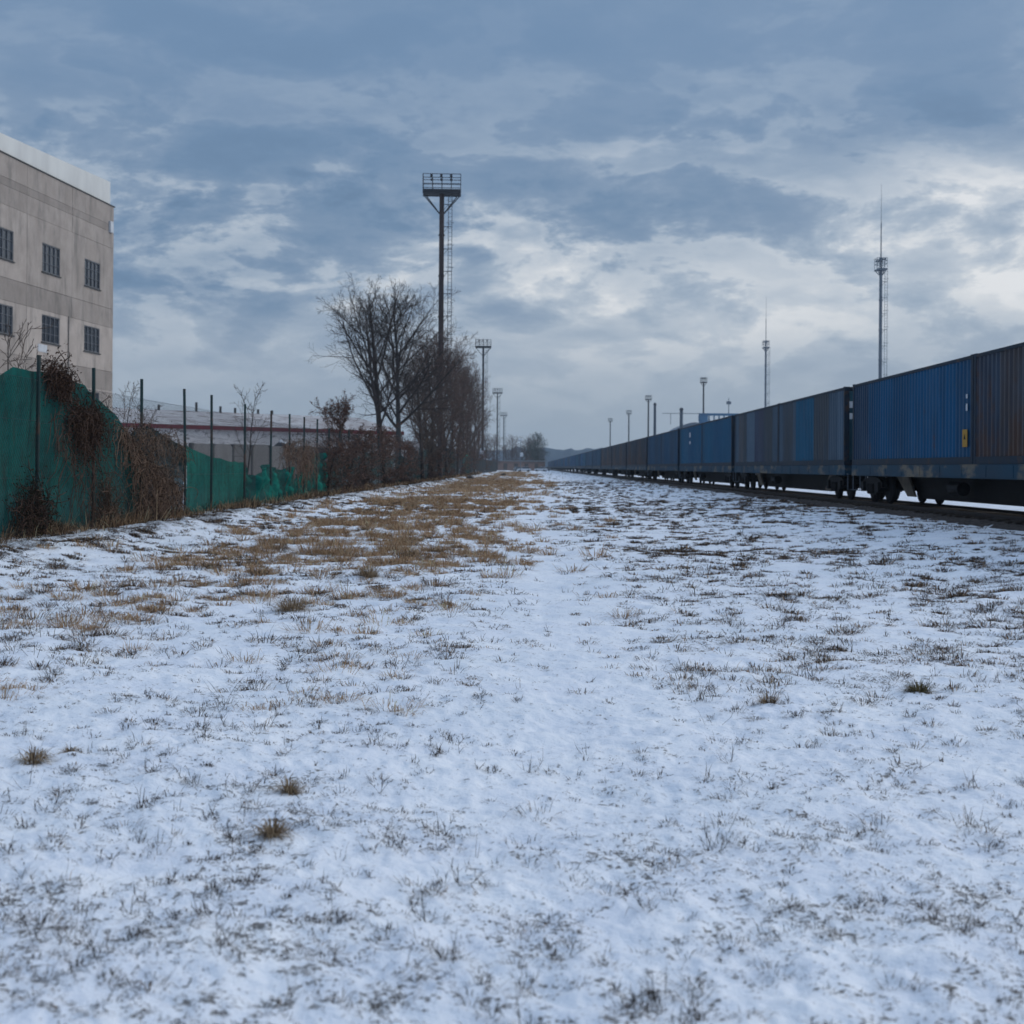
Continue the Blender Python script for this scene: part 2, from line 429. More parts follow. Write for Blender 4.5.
tussock(370, 578, .2, .15, 'bushy brown tussock where the dense straw grass begins', nb=500)
tussock(920, 690, .12, .07, 'flat greenish tussock standing in the snow on the right', [(.17, .14, .07), (.12, .1, .05), (.2, .16, .09), (.08, .07, .04)], nb=350)

# ---------------------------------------------------------------- world, sun, haze
SUN_AZ, SUN_EL = R(58), R(30)
def make_world():
    w = bpy.data.worlds.new('World'); S.world = w; w.use_nodes = True
    nt = w.node_tree; nt.nodes.clear(); b = NB(nt)
    d = b.vmath('NORMALIZE', b.n('ShaderNodeTexCoord').outputs['Generated'])
    xyz = b.n('ShaderNodeSeparateXYZ', {0: d}); X, Y, Z = xyz.outputs
    q = b.vmath('MULTIPLY', d, (1.0, 1.0, 3.0))
    nA = b.noise(b.vmath('ADD', q, (1.3, .2, .7)), 3.4, 3, .5, .2)
    nB = b.noise(b.vmath('ADD', b.vmath('MULTIPLY', d, (1.0, 1.0, 2.45)), (4.6, 2.9, .75)), 9.5, 12, .6, .2)
    nC = b.noise(b.vmath('ADD', b.vmath('MULTIPLY', d, (1.0, 1.0, 3.8)), (.4, 7.2, 1.35)), 5.5, 8, .55, .4)
    az = b.math('ARCTAN2', X, Y)
    el = b.math('ARCSINE', Z)
    def lobe(a, e, sa, se):
        u = b.math('DIVIDE', b.math('SUBTRACT', az, a), sa); v = b.math('DIVIDE', b.math('SUBTRACT', el, e), se)
        r = b.math('ADD', b.math('MULTIPLY', u, u), b.math('MULTIPLY', v, v))
        return b.math('EXPONENT', b.math('MULTIPLY', r, -1.0))
    def add(*t):
        r = t[0]
        for k in t[1:]: r = b.math('ADD', r, k)
        return r
    mul = lambda x_, k: b.math('MULTIPLY', x_, k)
    # the cloud deck: where its underside is thick it is slate blue, where it thins it lets light through
    lit = add(mul(lobe(.31, .145, .25, .055), .20), mul(lobe(.06, .125, .2, .06), .07), mul(lobe(-.24, .185, .16, .035), .02),
              mul(lobe(-.22, .20, .22, .09), -.13), mul(lobe(-.3, .11, .2, .05), -.04), mul(lobe(.3, .235, .3, .028), -.1), mul(b.mr(el, .34, .8), .5), mul(lobe(0, .10, 3.0, .05), .10), .52)
    band = add(.45, mul(lobe(0, .16, 3.0, .085), .75))
    nD = b.noise(b.vmath('ADD', b.vmath('MULTIPLY', d, (1.0, 1.0, 2.7)), (9.3, 3.1, 5.2)), 7.0, 12, .58, .1)
    m1 = b.mr(nB, .44, .575); m2 = b.mr(nD, .47, .60)
    rim = b.math('MULTIPLY', b.mr(nB, .36, .45), b.mr(nB, .50, .45))
    rim2 = b.math('MULTIPLY', b.mr(nD, .38, .47), b.mr(nD, .53, .47))
    tex = add(mul(b.math('SUBTRACT', nA, .5), -.55), mul(b.math('SUBTRACT', m1, .5), -.10), mul(b.math('SUBTRACT', m2, .5), -.09),
              mul(b.math('SUBTRACT', nB, .5), -.42), mul(b.math('SUBTRACT', nC, .5), -.42), mul(rim, .07), mul(rim2, .07), -.035)
    v = add(lit, b.math('MULTIPLY', tex, band))
    cl = b.ramp(v, [(.2, (.115, .198, .325)), (.38, (.155, .252, .395)), (.52, (.225, .315, .45)), (.64, (.34, .425, .54)), (.78, (.50, .565, .65)), (.92, (.68, .715, .76)), (1.0, (.78, .8, .83))])
    top = b.mr(el, .17, .31)
    cl = b.mix(mul(top, .6), cl, (.17, .28, .45))
    hz = b.mr(el, .02, .13, 1.0, 0.0)
    cl = b.mix(mul(hz, .75), cl, b.mix(b.mr(el, .02, .09), (.37, .45, .535), (.415, .485, .575)))
    sky = b.n('ShaderNodeTexSky', sky_type='NISHITA', sun_disc=False, sun_elevation=SUN_EL, sun_rotation=SUN_AZ, air_density=1.2, dust_density=2.0, ozone_density=1.5)
    cl = b.mix(mul(b.mr(el, .34, .7), .75), cl, (.50, .655, .91))
    bg1 = b.n('ShaderNodeBackground', {0: sky.outputs[0], 1: .08}).outputs[0]
    bg2 = b.n('ShaderNodeBackground', {0: cl, 1: 1.0}).outputs[0]
    mx = b.n('ShaderNodeMixShader', {0: .93, 1: bg1, 2: bg2}).outputs[0]
    o = nt.nodes.new('ShaderNodeOutputWorld'); nt.links.new(mx, o.inputs[0])
make_world()
sl = bpy.data.lights.new('sun', 'SUN'); sl.energy = 1.3; sl.angle = R(28); sl.color = (1, .93, .82)
so = bpy.data.objects.new('sun', sl); C.objects.link(so)
sd = Vector((math.sin(SUN_AZ) * math.cos(SUN_EL), math.cos(SUN_AZ) * math.cos(SUN_EL), math.sin(SUN_EL)))
so.rotation_euler = (-sd).to_track_quat('-Z', 'Y').to_euler(); so.location = sd * 100
S.view_settings.view_transform = 'Standard'; S.view_settings.look = 'None'; S.view_settings.exposure = 0.0; S.view_settings.gamma = 1.0
def make_haze():
    m, nt = mk('haze'); b = NB(nt)
    v = b.n('ShaderNodeVolumePrincipled', {'Color': (.72, .86, 1.0, 1), 'Density': HAZE, 'Anisotropy': .2}).outputs[0]
    b.out(None, v)
    o = MB().bb(-1650, 1650, -1650, 1650, -1.6, 46).build('haze', m)
    tag(o, kind='stuff', label='thin pale winter haze over the whole yard', cat='haze')
HAZE = .00024
make_haze()
S.cycles.volume_bounces = 0; S.cycles.max_bounces = 6; S.cycles.transparent_max_bounces = 12

# ---------------------------------------------------------------- train
def container_mat(name, stops=None, rust=.35, door=None):
    m, nt = mk(name); b = NB(nt)
    tc = b.n('ShaderNodeTexCoord').outputs['Object']; oi = b.n('ShaderNodeObjectInfo')
    xyz = b.n('ShaderNodeSeparateXYZ', {0: tc}); Y = xyz.outputs[1]; Z = xyz.outputs[2]
    off = b.math('MULTIPLY', oi.outputs['Random'], 57.0)
    v = b.vmath('ADD', tc, off)
    if stops:
        col = b.ramp(b.math('DIVIDE', Y, 12.192), stops, 'CONSTANT')
    else:
        cell = b.math('FLOOR', b.math('DIVIDE', b.math('ADD', Y, off), 1.53))
        wn = b.n('ShaderNodeTexWhiteNoise', {'W': b.math('ADD', cell, off)}, noise_dimensions='1D')
        base = oi.outputs['Color']
        f = b.mr(wn.outputs[0], .6, 1.0, 0.0, .3)
        col = b.mix(f, base, (.035, .052, .085))
    streak = b.noise(b.vmath('MULTIPLY', v, (1, 1.6, .22)), 2.2, 5, .6)
    col = b.mix(b.math('MULTIPLY', b.mr(streak, .42, .68), .4), col, (.012, .036, .07))
    fade = b.noise(b.vmath('MULTIPLY', v, (1, .7, .35)), .9, 4, .6)
    col = b.mix(b.math('MULTIPLY', b.mr(fade, .45, .75), .3), col, (.07, .13, .2))
    rn = b.noise(b.vmath('MULTIPLY', v, (1, 1.3, .45)), 1.4, 7, .68)
    low = b.mr(Z, 2.7, .2, -.06, .1, False)
    col = b.mix(b.math('MULTIPLY', b.mr(b.math('ADD', rn, low), .66 - rust * .2, .8 - rust * .15), .8), col, (.075, .04, .028))
    p = b.n('ShaderNodeBsdfPrincipled', {'Base Color': col, 'Roughness': .5, 'Specular IOR Level': .2})
    b.out(p.outputs[0]); return m
BL = (.004, .060, .138); BL2 = (.003, .078, .18); GB = (.06, .095, .135); BR = (.052, .062, .074); GL = (.08, .125, .175); DB = (.012, .036, .075)
MAT['cont'] = container_mat('container_paint', None, -.5)
MAT['contA1'] = container_mat('container_blue', [(0, BL), (.12, BL2), (.45, BL), (.6, BL2), (.72, BL), (.84, DB)], 0.0)
MAT['contA2'] = container_mat('container_rusty', [(0, (.03, .036, .05)), (.5, (.058, .048, .048)), (.86, (.032, .04, .06))], .8)
MAT['contB1'] = container_mat('container_patched', [(0, GL), (.1, GB), (.2, BR), (.42, (.003, .088, .17)), (.69, GB), (.74, BR), (.92, GB)], -.2)
MAT['contB2'] = container_mat('container_striped', [(0, GB), (.12, BR), (.3, (.05, .055, .085)), (.42, (.04, .045, .08)), (.5, GL), (.7, BR), (.78, (.08, .08, .085)), (.9, GB)], -.2)
MAT['contC'] = container_mat('container_bright_blue', [(0, (.003, .08, .165)), (.33, (.003, .072, .155)), (.6, (.003, .088, .175)), (.9, (.004, .066, .13))], -.5)
MAT['contD'] = container_mat('container_dull_blue', [(0, (.014, .06, .12)), (.2, (.02, .055, .10)), (.45, (.010, .06, .125)), (.8, (.022, .06, .11))], -.4)
MAT['door'] = simple('container_door', (.012, .075, .10), (.01, .05, .08), 2.0, .5)
MAT['cframe'] = simple('container_frame', (.010, .024, .045), (.018, .026, .036), 2.5, .6, c3=(.05, .035, .03), c3s=2.0)
MAT['dark'] = simple('dark_iron', (.007, .008, .01), (.013, .012, .013), 4, .7)
MAT['sill'] = simple('sill_paint', (.008, .048, .085), (.016, .04, .065), 1.3, .6, c3=(.15, .13, .10), c3s=1.1, c3t=(.5, .62), stretch=(1, .4, 1))
MAT['tan'] = simple('weathered_plate', (.2, .17, .13), (.13, .11, .09), 2, .8)
MAT['white'] = simple('white_paint', (.6, .62, .64), (.5, .52, .55), 3, .6)
MAT['yellow'] = simple('yellow_plate', (.42, .24, .04), (.36, .2, .035), 4, .6)
MAT['steel'] = simple('galvanised_steel', (.14, .17, .2), (.09, .11, .14), 1.5, .55, metal=.3)
MAT['rail'] = simple('rail_steel', (.028, .024, .024), (.05, .035, .03), 3, .55)

CW, CH, CL = 2.438, 2.591, 12.192
def corr_wall(mb, y0, y1, z0, z1, x, sgn, pitch=.278, dep=.045):
    n = int((y1 - y0) / pitch); p = (y1 - y0) / n; prof = []
    for i in range(n):
        b0 = y0 + i * p
        prof += [(b0, 0), (b0 + p * .27, 0), (b0 + p * .5, 1), (b0 + p * .77, 1)]
    prof.append((y1, 0))
    vs = []
    for yy, k in prof: vs += [(x - sgn * dep * k, yy, z0), (x - sgn * dep * k, yy, z1)]
    fs = [((2 * i, 2 * i + 1, 2 * i + 3, 2 * i + 2) if sgn < 0 else (2 * i, 2 * i + 2, 2 * i + 3, 2 * i + 1)) for i in range(len(prof) - 1)]
    mb.add(vs, fs)
def shell_mb():
    mb = MB(); h = CW / 2
    for s in (-1, 1): corr_wall(mb, .16, CL - .16, .17, CH - .09, s * (h - .012), s)
    mb.add([(-h + .06, .03, CH - .035), (h - .06, .03, CH - .035), (h - .06, CL - .03, CH - .035), (-h + .06, CL - .03, CH - .035)], [(0, 1, 2, 3)])
    # front end, corrugated: vertical folds
    n = 16; p = (CW - .3) / n; vs = []; q = []
    for i in range(n):
        b0 = -h + .15 + i * p; q += [(b0, 0), (b0 + p * .27, 0), (b0 + p * .5, 1), (b0 + p * .77, 1)]
    q.append((h - .15, 0))
    for xx, k in q: vs += [(xx, CL - .03 - .04 * k, .17), (xx, CL - .03 - .04 * k, CH - .09)]
    mb.add(vs, [(2 * i, 2 * i + 1, 2 * i + 3, 2 * i + 2) for i in range(len(q) - 1)])
    mb.bb(-h + .06, h - .06, .1, CL - .1, .05, .16)
    return mb
def frame_mb():
    mb = MB(); h = CW / 2
    for s in (-1, 1):
        for yy in (.08, CL - .08): mb.box((s * (h - .08), yy, CH / 2), (.16, .16, CH - .24))
        mb.box((s * (h - .04), CL / 2, .085), (.08, CL - .34, .17))
        mb.box((s * (h - .035), CL / 2, CH - .055), (.07, CL - .34, .08))
    for yy in (.06, CL - .06):
        mb.box((0, yy, .085), (CW - .34, .1, .17)); mb.box((0, yy, CH - .06), (CW - .34, .1, .11))
    return mb
def castings(mb):
    h = CW / 2
    for s in (-1, 1):
        for yy in (.089, CL - .089):
            for zz in (.06, CH - .06): mb.box((s * (h - .081), yy, zz), (.168, .18, .12))
    return mb
sh_me = None
def make_container():
    t = thing('shipping_container', 'x', 'container', group='containers on the freight train')
    shell_mb().build('corrugated_wall', MAT['cont'], t)
    frame_mb().build('frame', MAT['cframe'], t)
    h = CW / 2
    for s in (-1, 1):
        for yy in (.089, CL - .089):
            for zz in (.06, CH - .06):
                MB().box((s * (h - .079), yy, zz), (.168, .184, .122)).build('corner_casting', MAT['cframe'], t)
    for s in (-1, 1):
        d = MB().box((s * .53, .06, CH / 2 + .02), (1.04, .05, CH - .32)); 
        for k in range(4): d.box((s * .53, .03, .45 + k * .56), (.98, .02, .36))
        do = d.build('door', MAT['door'], t)
        for k in (-.26, .26):
            b2 = MB().tube([(s * .53 + k, .0, .12), (s * .53 + k, .0, CH - .1)], .018, 6)
            b2.box((s * .53 + k + .1, -.005, 1.15), (.2, .02, .03))
            b2.build('locking_bar', MAT['steel'], do)
    return t
def setmat(root, name, m):
    for ch in root.children:
        if ch.name.split('.')[0] == name:
            ch.material_slots[0].link = 'OBJECT'; ch.material_slots[0].material = m
ONES = ['', 'first', 'second', 'third', 'fourth', 'fifth', 'sixth', 'seventh', 'eighth', 'ninth', 'tenth', 'eleventh', 'twelfth', 'thirteenth', 'fourteenth', 'fifteenth', 'sixteenth', 'seventeenth', 'eighteenth', 'nineteenth', 'twentieth']
def ordn(n):
    if n <= 20: return ONES[n]
    return 'twenty ' + ONES[n - 20]
TX = 10.5 + CW / 2; DECK = 1.595; RAIL = .42; PITCH = 25.6
WAGL = 24.6
def bogie_parts(t, y0):
    sf = MB()
    for s in (-1, 1):
        # cast side frame: an arched bar with pedestals
        poly = [(-1.25, .50), (-1.25, .62), (-.95, .74), (-.45, .80), (.45, .80), (.95, .74), (1.25, .62), (1.25, .50), (.72, .44), (.5, .27), (-.5, .27), (-.72, .44)]
        xx = s * 1.02
        sf.prism(poly, lambda a, c, xx=xx: (xx - .06, y0 + a, RAIL + c), lambda a, c, xx=xx: (xx + .06, y0 + a, RAIL + c))
        for ax in (-.925, .925): sf.box((s * 1.06, y0 + ax, RAIL + .5), (.2, .28, .3))
        for k in (-.22, 0, .22): sf.disc((s * 1.1, y0 + k, RAIL + .45), .075, .3, 'Z', 8)
    sf.box((0, y0, RAIL + .62), (2.0, .42, .26))
    bo = sf.build('bogie', MAT['dark'], t)
    for ax in (-.925, .925):
        w = MB()
        for s in (-1, 1):
            xx = s * .76
            w.tube([(xx - .075, y0 + ax, RAIL + .475), (xx - .03, y0 + ax, RAIL + .475), (xx + .03, y0 + ax, RAIL + .475), (xx + .075, y0 + ax, RAIL + .475)],
                   [.47 if s > 0 else .36, .505 if s > 0 else .47, .47 if s > 0 else .505, .36 if s > 0 else .47], 28)
        w.tube([(-1.0, y0 + ax, RAIL + .475), (1.0, y0 + ax, RAIL + .475)], .085, 10)
        w.build('wheelset', MAT['dark'], bo)
def wagon_parts():
    """shapes of one flat wagon; origin at its near end, on the ground"""
    fr = MB(); z1 = DECK - .012
    for s in (-1, 1):
        xx = s * 1.2
        fr.box((xx, WAGL / 2, z1 - .16), (.05, WAGL, .30)); fr.box((xx - s * .04, WAGL / 2, z1 - .005), (.14, WAGL, .02)); fr.box((xx - s * .04, WAGL / 2, z1 - .318), (.14, WAGL, .02))
        for k in range(14): fr.box((xx + s * .028, .6 + k * (WAGL - 1.2) / 13, z1 - .16), (.012, .07, .27))
    for k in (.02, WAGL - .02): fr.box((0, k, z1 - .16), (2.34, .05, .30))
    for k in range(9): fr.box((0, 1.2 + k * (WAGL - 2.4) / 8, z1 - .17), (2.3, .16, .2))
    fl = MB()          # deep centre girder with tapered ends
    poly = [(2.6, -.34), (WAGL - 2.6, -.34), (WAGL - 5.3, -.98), (WAGL - 6.4, -.98), (6.4, -.98), (5.3, -.98)]
    poly = [(.1, -.02), (WAGL - .1, -.02), (WAGL - .1, -.36), (WAGL - 3.9, -.40), (WAGL - 5.6, -.95), (5.6, -.95), (3.9, -.40), (.1, -.36)]
    for s in (-1, 1):
        fl.prism(poly, lambda a, c, s=s: (s * .42 - .05, a, z1 + c), lambda a, c, s=s: (s * .42 + .05, a, z1 + c))
    fl.box((0, WAGL / 2, z1 - .93), (.92, WAGL - 11.3, .04))
    return fr, fl
def make_wagon():
    t = thing('flat_wagon', 'x', 'rail wagon', group='flat wagons of the freight train')
    fr, fl = wagon_parts(); z1 = DECK - .012
    fr.build('frame', MAT['sill'], t); fl.build('centre_girder', MAT['dark'], t)
    for y0 in (2.05, WAGL - 2.05): bogie_parts(t, y0)
    for yy, s in ((0, -1), (WAGL, 1)):
        c = MB().box((0, yy + s * .26, 1.45), (.2, .56, .2)); c.box((0, yy + s * .5, 1.45), (.34, .2, .32)); c.build('coupler', MAT['dark'], t)
        st = MB().tube([(-1.15, yy, 1.3), (-1.15, yy + s * .12, 1.3), (-1.15, yy + s * .12, .78), (-.95, yy + s * .12, .78), (-.75, yy + s * .12, .78), (-.75, yy + s * .12, 1.3), (-.75, yy, 1.3)], .016, 5)
        st.build('shunter_step', MAT['steel'], t)
    for y0, s in ((4.05, 1), (WAGL - 4.05, -1)):
        g = MB().prism([(-.55, 1.25), (.75, 1.25), (1.45, .68), (.65, .68)], lambda a, c: (-.70, y0 + s * a, c), lambda a, c: (-.64, y0 + s * a, c))
        g.build('brake_plate', MAT['tan'], t)
    MB().disc((-.9, WAGL / 2 + 2.2, .98), .17, .9, 'Y', 12).build('air_reservoir', MAT['dark'], t)
    return t
def make_far_wagon():
    fr, fl = wagon_parts(); fr.cur = 0
    fr.cur = 1
    fr.add(fl.v, fl.f)
    for y0 in (2.05, WAGL - 2.05):
        for ax in (-.925, .925):
            for s in (-1, 1): fr.disc((s * .76, y0 + ax, RAIL + .475), .475, .14, 'X', 14)
        for s in (-1, 1): fr.box((s * 1.02, y0, RAIL + .6), (.14, 2.3, .3))
        fr.box((0, y0, RAIL + .65), (2, .4, .25))
    return tag(fr.build('flat_wagon', [MAT['sill'], MAT['dark']]), 'x', 'rail wagon', 'flat wagons of the freight train')
def make_far_container():
    mb = shell_mb(); mb.cur = 1; f = frame_mb(); mb.add(f.v, f.f); castings(mb)
    mb.box((0, .05, CH / 2), (2.2, .06, CH - .3))
    return tag(mb.build('shipping_container', [MAT['cont'], MAT['cframe']]), 'x', 'container', 'containers on the freight train')

wag0 = make_wagon(); con0 = make_container(); wagF = None; conF = None
CY = [20.98 + .0, 33.24]                   # first wagon: near ends of its two containers
cols = [(.005, .062, .14), (.004, .075, .17), (.016, .065, .12), (.03, .07, .11), (.05, .062, .08), (.006, .08, .14), (.01, .05, .10)]
named = {
 (0, 0): ('contA2', 'rust-streaked dark blue container cut off by the right edge of the view'),
 (0, 1): ('contA1', 'plain deep blue container with a yellow plate near its corner'),
 (1, 0): ('contB1', 'patched grey container with a bright blue band and teal end doors'),
 (1, 1): ('contB2', 'grey striped container just left of the one with the bright blue band'),
}
colset = {(2, 0): (.002, .085, .2), (2, 1): (.003, .07, .165), (3, 0): (.012, .055, .11), (3, 1): (.010, .055, .115), (4, 0): (.02, .055, .10), (4, 1): (.04, .058, .08), (5, 0): (.06, .06, .066), (5, 1): (.008, .065, .125)}
NW = 27
for i in range(NW):
    yw = 20.75 + PITCH * i
    near = i < 7
    if near: w = wag0 if i == 0 else dup(wag0)
    else:
        if wagF is None: wagF = make_far_wagon(); w = wagF
        else: w = wagF.copy(); C.objects.link(w)
    w.location = (TX, yw, 0)
    w['label'] = ('nearest flat wagon, its frame cut off by the right edge of the view' if i == 0 else
                  'last flat wagon at the far end of the train' if i == NW - 1 else
                  '%s flat wagon of the train counting from the right' % ordn(i + 1))
    for k in range(2):
        if near: c = con0 if (i, k) == (0, 0) else dup(con0)
        else:
            if conF is None: conF = make_far_container(); c = conF
            else: c = conF.copy(); C.objects.link(c)
        c.location = (TX, yw + .12 + k * 12.25, DECK)
        col = colset.get((i, k)) or random.choice(cols)
        for o in [c] + list(c.children): o.color = (*col, 1)
        if (i, k) in named:
            setmat(c, 'corrugated_wall', MAT[named[(i, k)][0]]); c['label'] = named[(i, k)][1]
        elif (i, k) == (2, 0): c['label'] = 'bright blue container next behind the grey striped one'
        elif (i, k) == (2, 1): c['label'] = 'dark blue container with white marks on the third flat wagon'
        else:
            c['label'] = '%s container on the %s flat wagon of the train' % ('nearer' if k == 0 else 'farther', ordn(i + 1) if i < NW - 1 else 'last')
        if i == 2: setmat(c, 'corrugated_wall', MAT['contC'])
        if i == 3: setmat(c, 'corrugated_wall', MAT['contD'])
        if (i, k) == (0, 1):
            x0 = -CW / 2
            yp = MB().box((x0 - .012, .55, .62), (.01, .36, .42)).build('warning_plate', MAT['yellow'], c)
            pr = MB().prism([(-.08, -.07), (.08, -.07), (0, .07)], lambda a, q: (x0 - .019, .55 + a, .66 + q), lambda a, q: (x0 - .022, .55 + a, .66 + q))
            pr.build('warning_mark', MAT['dark'], yp)
            for zz, hh in ((1.62, .1), (1.36, .17)):
                MB().box((x0 - .012, .42, zz), (.01, .1, hh)).build('white_marking', MAT['white'], c)
        if (i, k) == (2, 1):
            for yy, zz, sz in ((6.0, 2.0, .5), (6.0, 1.5, .3)): MB().box((-CW / 2 - .012, yy, zz), (.01, .6, sz * .6)).build('white_marking', MAT['white'], c)
        if (i, k) == (1, 0):
            for xx, zz, sx, sz in ((-1.0, 2.0, .12, .22), (-.78, 1.8, .14, .3), (-1.0, 1.62, .1, .2), (-.55, 2.0, .2, .12), (.4, 2.0, .3, .1)):
                MB().box((xx, .018, zz), (sx, .012, sz)).build('white_marking', MAT['white'], c)

# track
def make_track():
    mb = MB(); ys = np.concatenate([np.arange(2, 120, .35), np.geomspace(120, 900, 120)])
    prof = [(9.75, -.1), (10.02, .20), (10.3, .30), (10.75, .33), (12.9, .33), (13.4, .29), (14.4, -.1)]
    V = []
    for yy in ys:
        for (px_, pz) in prof:
            j = .05 if yy < 120 else .02
            V.append((px_ + random.uniform(-j, j) * 1.6, yy, pz + random.uniform(-j, j) * .6))
    n = len(prof); Fs = []
    for i in range(len(ys) - 1):
        for k in range(n - 1): Fs.append((i * n + k, i * n + k + 1, (i + 1) * n + k + 1, (i + 1) * n + k))
    mb.add(V, Fs)
    m, nt = mk('ballast'); b = NB(nt); pos = b.n('ShaderNodeNewGeometry').outputs['Position']
    n1 = b.n('ShaderNodeTexVoronoi', {'Vector': pos, 'Scale': 16.0}); n2 = b.noise(pos, 1.1, 6, .65)
    col = b.mix(b.n('ShaderNodeSeparateColor', {0: n1.outputs[1]}).outputs[0], (.028, .022, .02), (.075, .058, .05))
    z = b.n('ShaderNodeSeparateXYZ', {0: pos})
    low = b.math('MULTIPLY', b.mr(z.outputs[2], .30, .12), .16)
    col = b.mix(b.mr(b.math('ADD', n2, low), .68, .74), col, (.7, .74, .8))
    p = b.n('ShaderNodeBsdfPrincipled', {'Base Color': col, 'Roughness': .9})
    bp = b.n('ShaderNodeBump', {'Height': n1.outputs[0], 'Strength': .9, 'Distance': .05}); nt.links.new(bp.outputs[0], p.inputs['Normal'])
    b.out(p.outputs[0])
    tag(mb.build('track_bed', m), kind='structure')
    t = thing('railway_track', 'rusty dark railway track running under the container train', 'railway track', (TX, 2, 0))
    for s in (-1, 1):
        r = MB(); prof = [(-.066, .27), (.066, .27), (.066, .285), (.01, .30), (.01, .385), (.036, .392), (.036, .42), (-.036, .42), (-.036, .392), (-.01, .385), (-.01, .30), (-.066, .285)]
        r.prism(prof, lambda a, c, s=s: (s * .795 + a, 0, c), lambda a, c, s=s: (s * .795 + a, 860, c))
        r.build('rail', MAT['rail'], t)
    for k in range(100):
        MB().box((random.uniform(-.03, .03), 16 + k * .6, .285), (2.6, .24, .13)).build('sleeper', MAT['sleeper'], t) if k == 0 else None
    s0 = [c for c in t.children if c.name.startswith('sleeper')][0]
    for k in range(1, 100):
        c = s0.copy(); C.objects.link(c); c.parent = t; c.location = (random.uniform(-.04, .04), k * .6, 0)
    rest = MB()
    for k in range(250): rest.box((0, 16 + 60 + k * .62, .285), (2.6, .24, .13))
    tag(rest.build('sleepers', MAT['sleeper'], t), kind='stuff')
MAT['sleeper'] = simple('sleeper_wood', (.04, .032, .028), (.07, .055, .045), 4, .9)
make_track()

# ---------------------------------------------------------------- fence
MAT['post'] = simple('post_paint', (.02, .055, .055), (.035, .045, .042), 3, .7, c3=(.09, .06, .045), c3s=2.2, c3t=(.5, .62), stretch=(1, 1, .5))
MAT['wire'] = simple('wire', (.05, .055, .06), (.04, .04, .045), 5, .6)
FH = 3.3
def fz(y): return float(gz(FX, y, False))
fence = thing('wire_fence', 'tall wire mesh fence on dark steel posts along the left side', 'fence', (FX, 20, 0))
known = [38, 94, 142, 186, 212, 245, 271, 290, 304, 317]
tops = [355, 368, 379, 389, 395, 404, 411, 414, 417, 419]
py_ = []
for p_, t_ in zip(known, tops):
    q = onx(p_, t_, FX); py_.append((q.y, q.z))
posts = [(17.9, 3.35), (21.4, 3.4)] + py_
yy = posts[-1][0]
while len(posts) < 98:
    yy += 3.5 if yy < 200 else 4.5; posts.append((yy, 3.15 + random.uniform(-.12, .12) - (.35 if yy > 100 else 0)))
for (yy, zt) in posts:
    g = fz(yy); lean = random.uniform(-.03, .03)
    m = MB().tube([(0, yy - 20, g - .1), (lean * .4, yy - 20, (g + zt) / 2), (lean, yy - 20 + random.uniform(-.06, .06), zt)], .037, 7)
    m.build('post', MAT['post'], fence)
FEND = posts[-1][0]
def wire_panel():
    mb = MB(); r = .0022
    def bar(p, q, r=r):
        p = Vector(p); q = Vector(q); t = (q - p).normalized(); u = Vector((1, 0, 0)); w = t.cross(u)
        vs = [e + k for e in (p, q) for k in (u * r, (-u * .5 + w * .866) * r, (-u * .5 - w * .866) * r)]
        mb.add(vs, [(0, 1, 4, 3), (1, 2, 5, 4), (2, 0, 3, 5)])
    H0, H1 = .1, 2.95
    for y0, y1, st in ((17.9, 75, .11), (75, FEND, .3)):
        k = y0
        while k < y1:
            rr = .0022 if y1 < 80 else .004
            bar((0, k - 20, H0), (0, k - 20 + (H1 - H0), H1), rr); bar((0, k - 20, H1), (0, k - 20 + (H1 - H0), H0), rr); k += st
    for zz in (H0, 1.2, 2.2, H1):
        k = 17.9
        while k < FEND: bar((.006, k - 20, zz + random.uniform(-.02, .02)), (.006, k - 20 + 3.6, zz + random.uniform(-.02, .02)), .003); k += 3.5
    mb.build('wire_mesh', MAT['wire'], fence)
wire_panel()

def net_mat(name, c1, c2, holes=.12):
    m, nt = mk(name); b = NB(nt); tc = b.n('ShaderNodeTexCoord').outputs['Object']
    n1 = b.noise(tc, .9, 5, .6); n2 = b.noise(b.vmath('MULTIPLY', tc, (1, 3, .6)), 2.0, 5, .65)
    col = b.mix(b.mr(n1, .3, .7), c1, c2)
    col = b.mix(b.math('MULTIPLY', b.mr(n2, .46, .7), .6), col, (.03, .034, .028))
    n3 = b.noise(b.vmath('MULTIPLY', tc, (1, 1.2, 2.6)), 3.5, 6, .65, .8)
    col = b.mix(b.math('MULTIPLY', b.mr(n3, .48, .66), .4), col, (.004, .035, .035))
    d = b.n('ShaderNodeBsdfDiffuse', {'Color': col}).outputs[0]; t = b.n('ShaderNodeBsdfTranslucent', {'Color': col}).outputs[0]
    s = b.n('ShaderNodeMixShader', {0: .18, 1: d, 2: t}).outputs[0]
    tr = b.n('ShaderNodeBsdfTransparent').outputs[0]
    s = b.n('ShaderNodeMixShader', {0: holes, 1: s, 2: tr}).outputs[0]
    b.out(s); return m
MAT['netd'] = net_mat('net_dark', (.011, .118, .10), (.007, .075, .07), .02)
MAT['netv'] = net_mat('net_teal', (.008, .05, .05), (.012, .042, .04), .1)  # dark teal cloth, darker than the other nets
MAT['netb'] = net_mat('net_green', (.022, .20, .155), (.013, .14, .115), .02)
MAT['netf'] = net_mat('net_faded', (.018, .10, .088), (.03, .07, .064), .2)
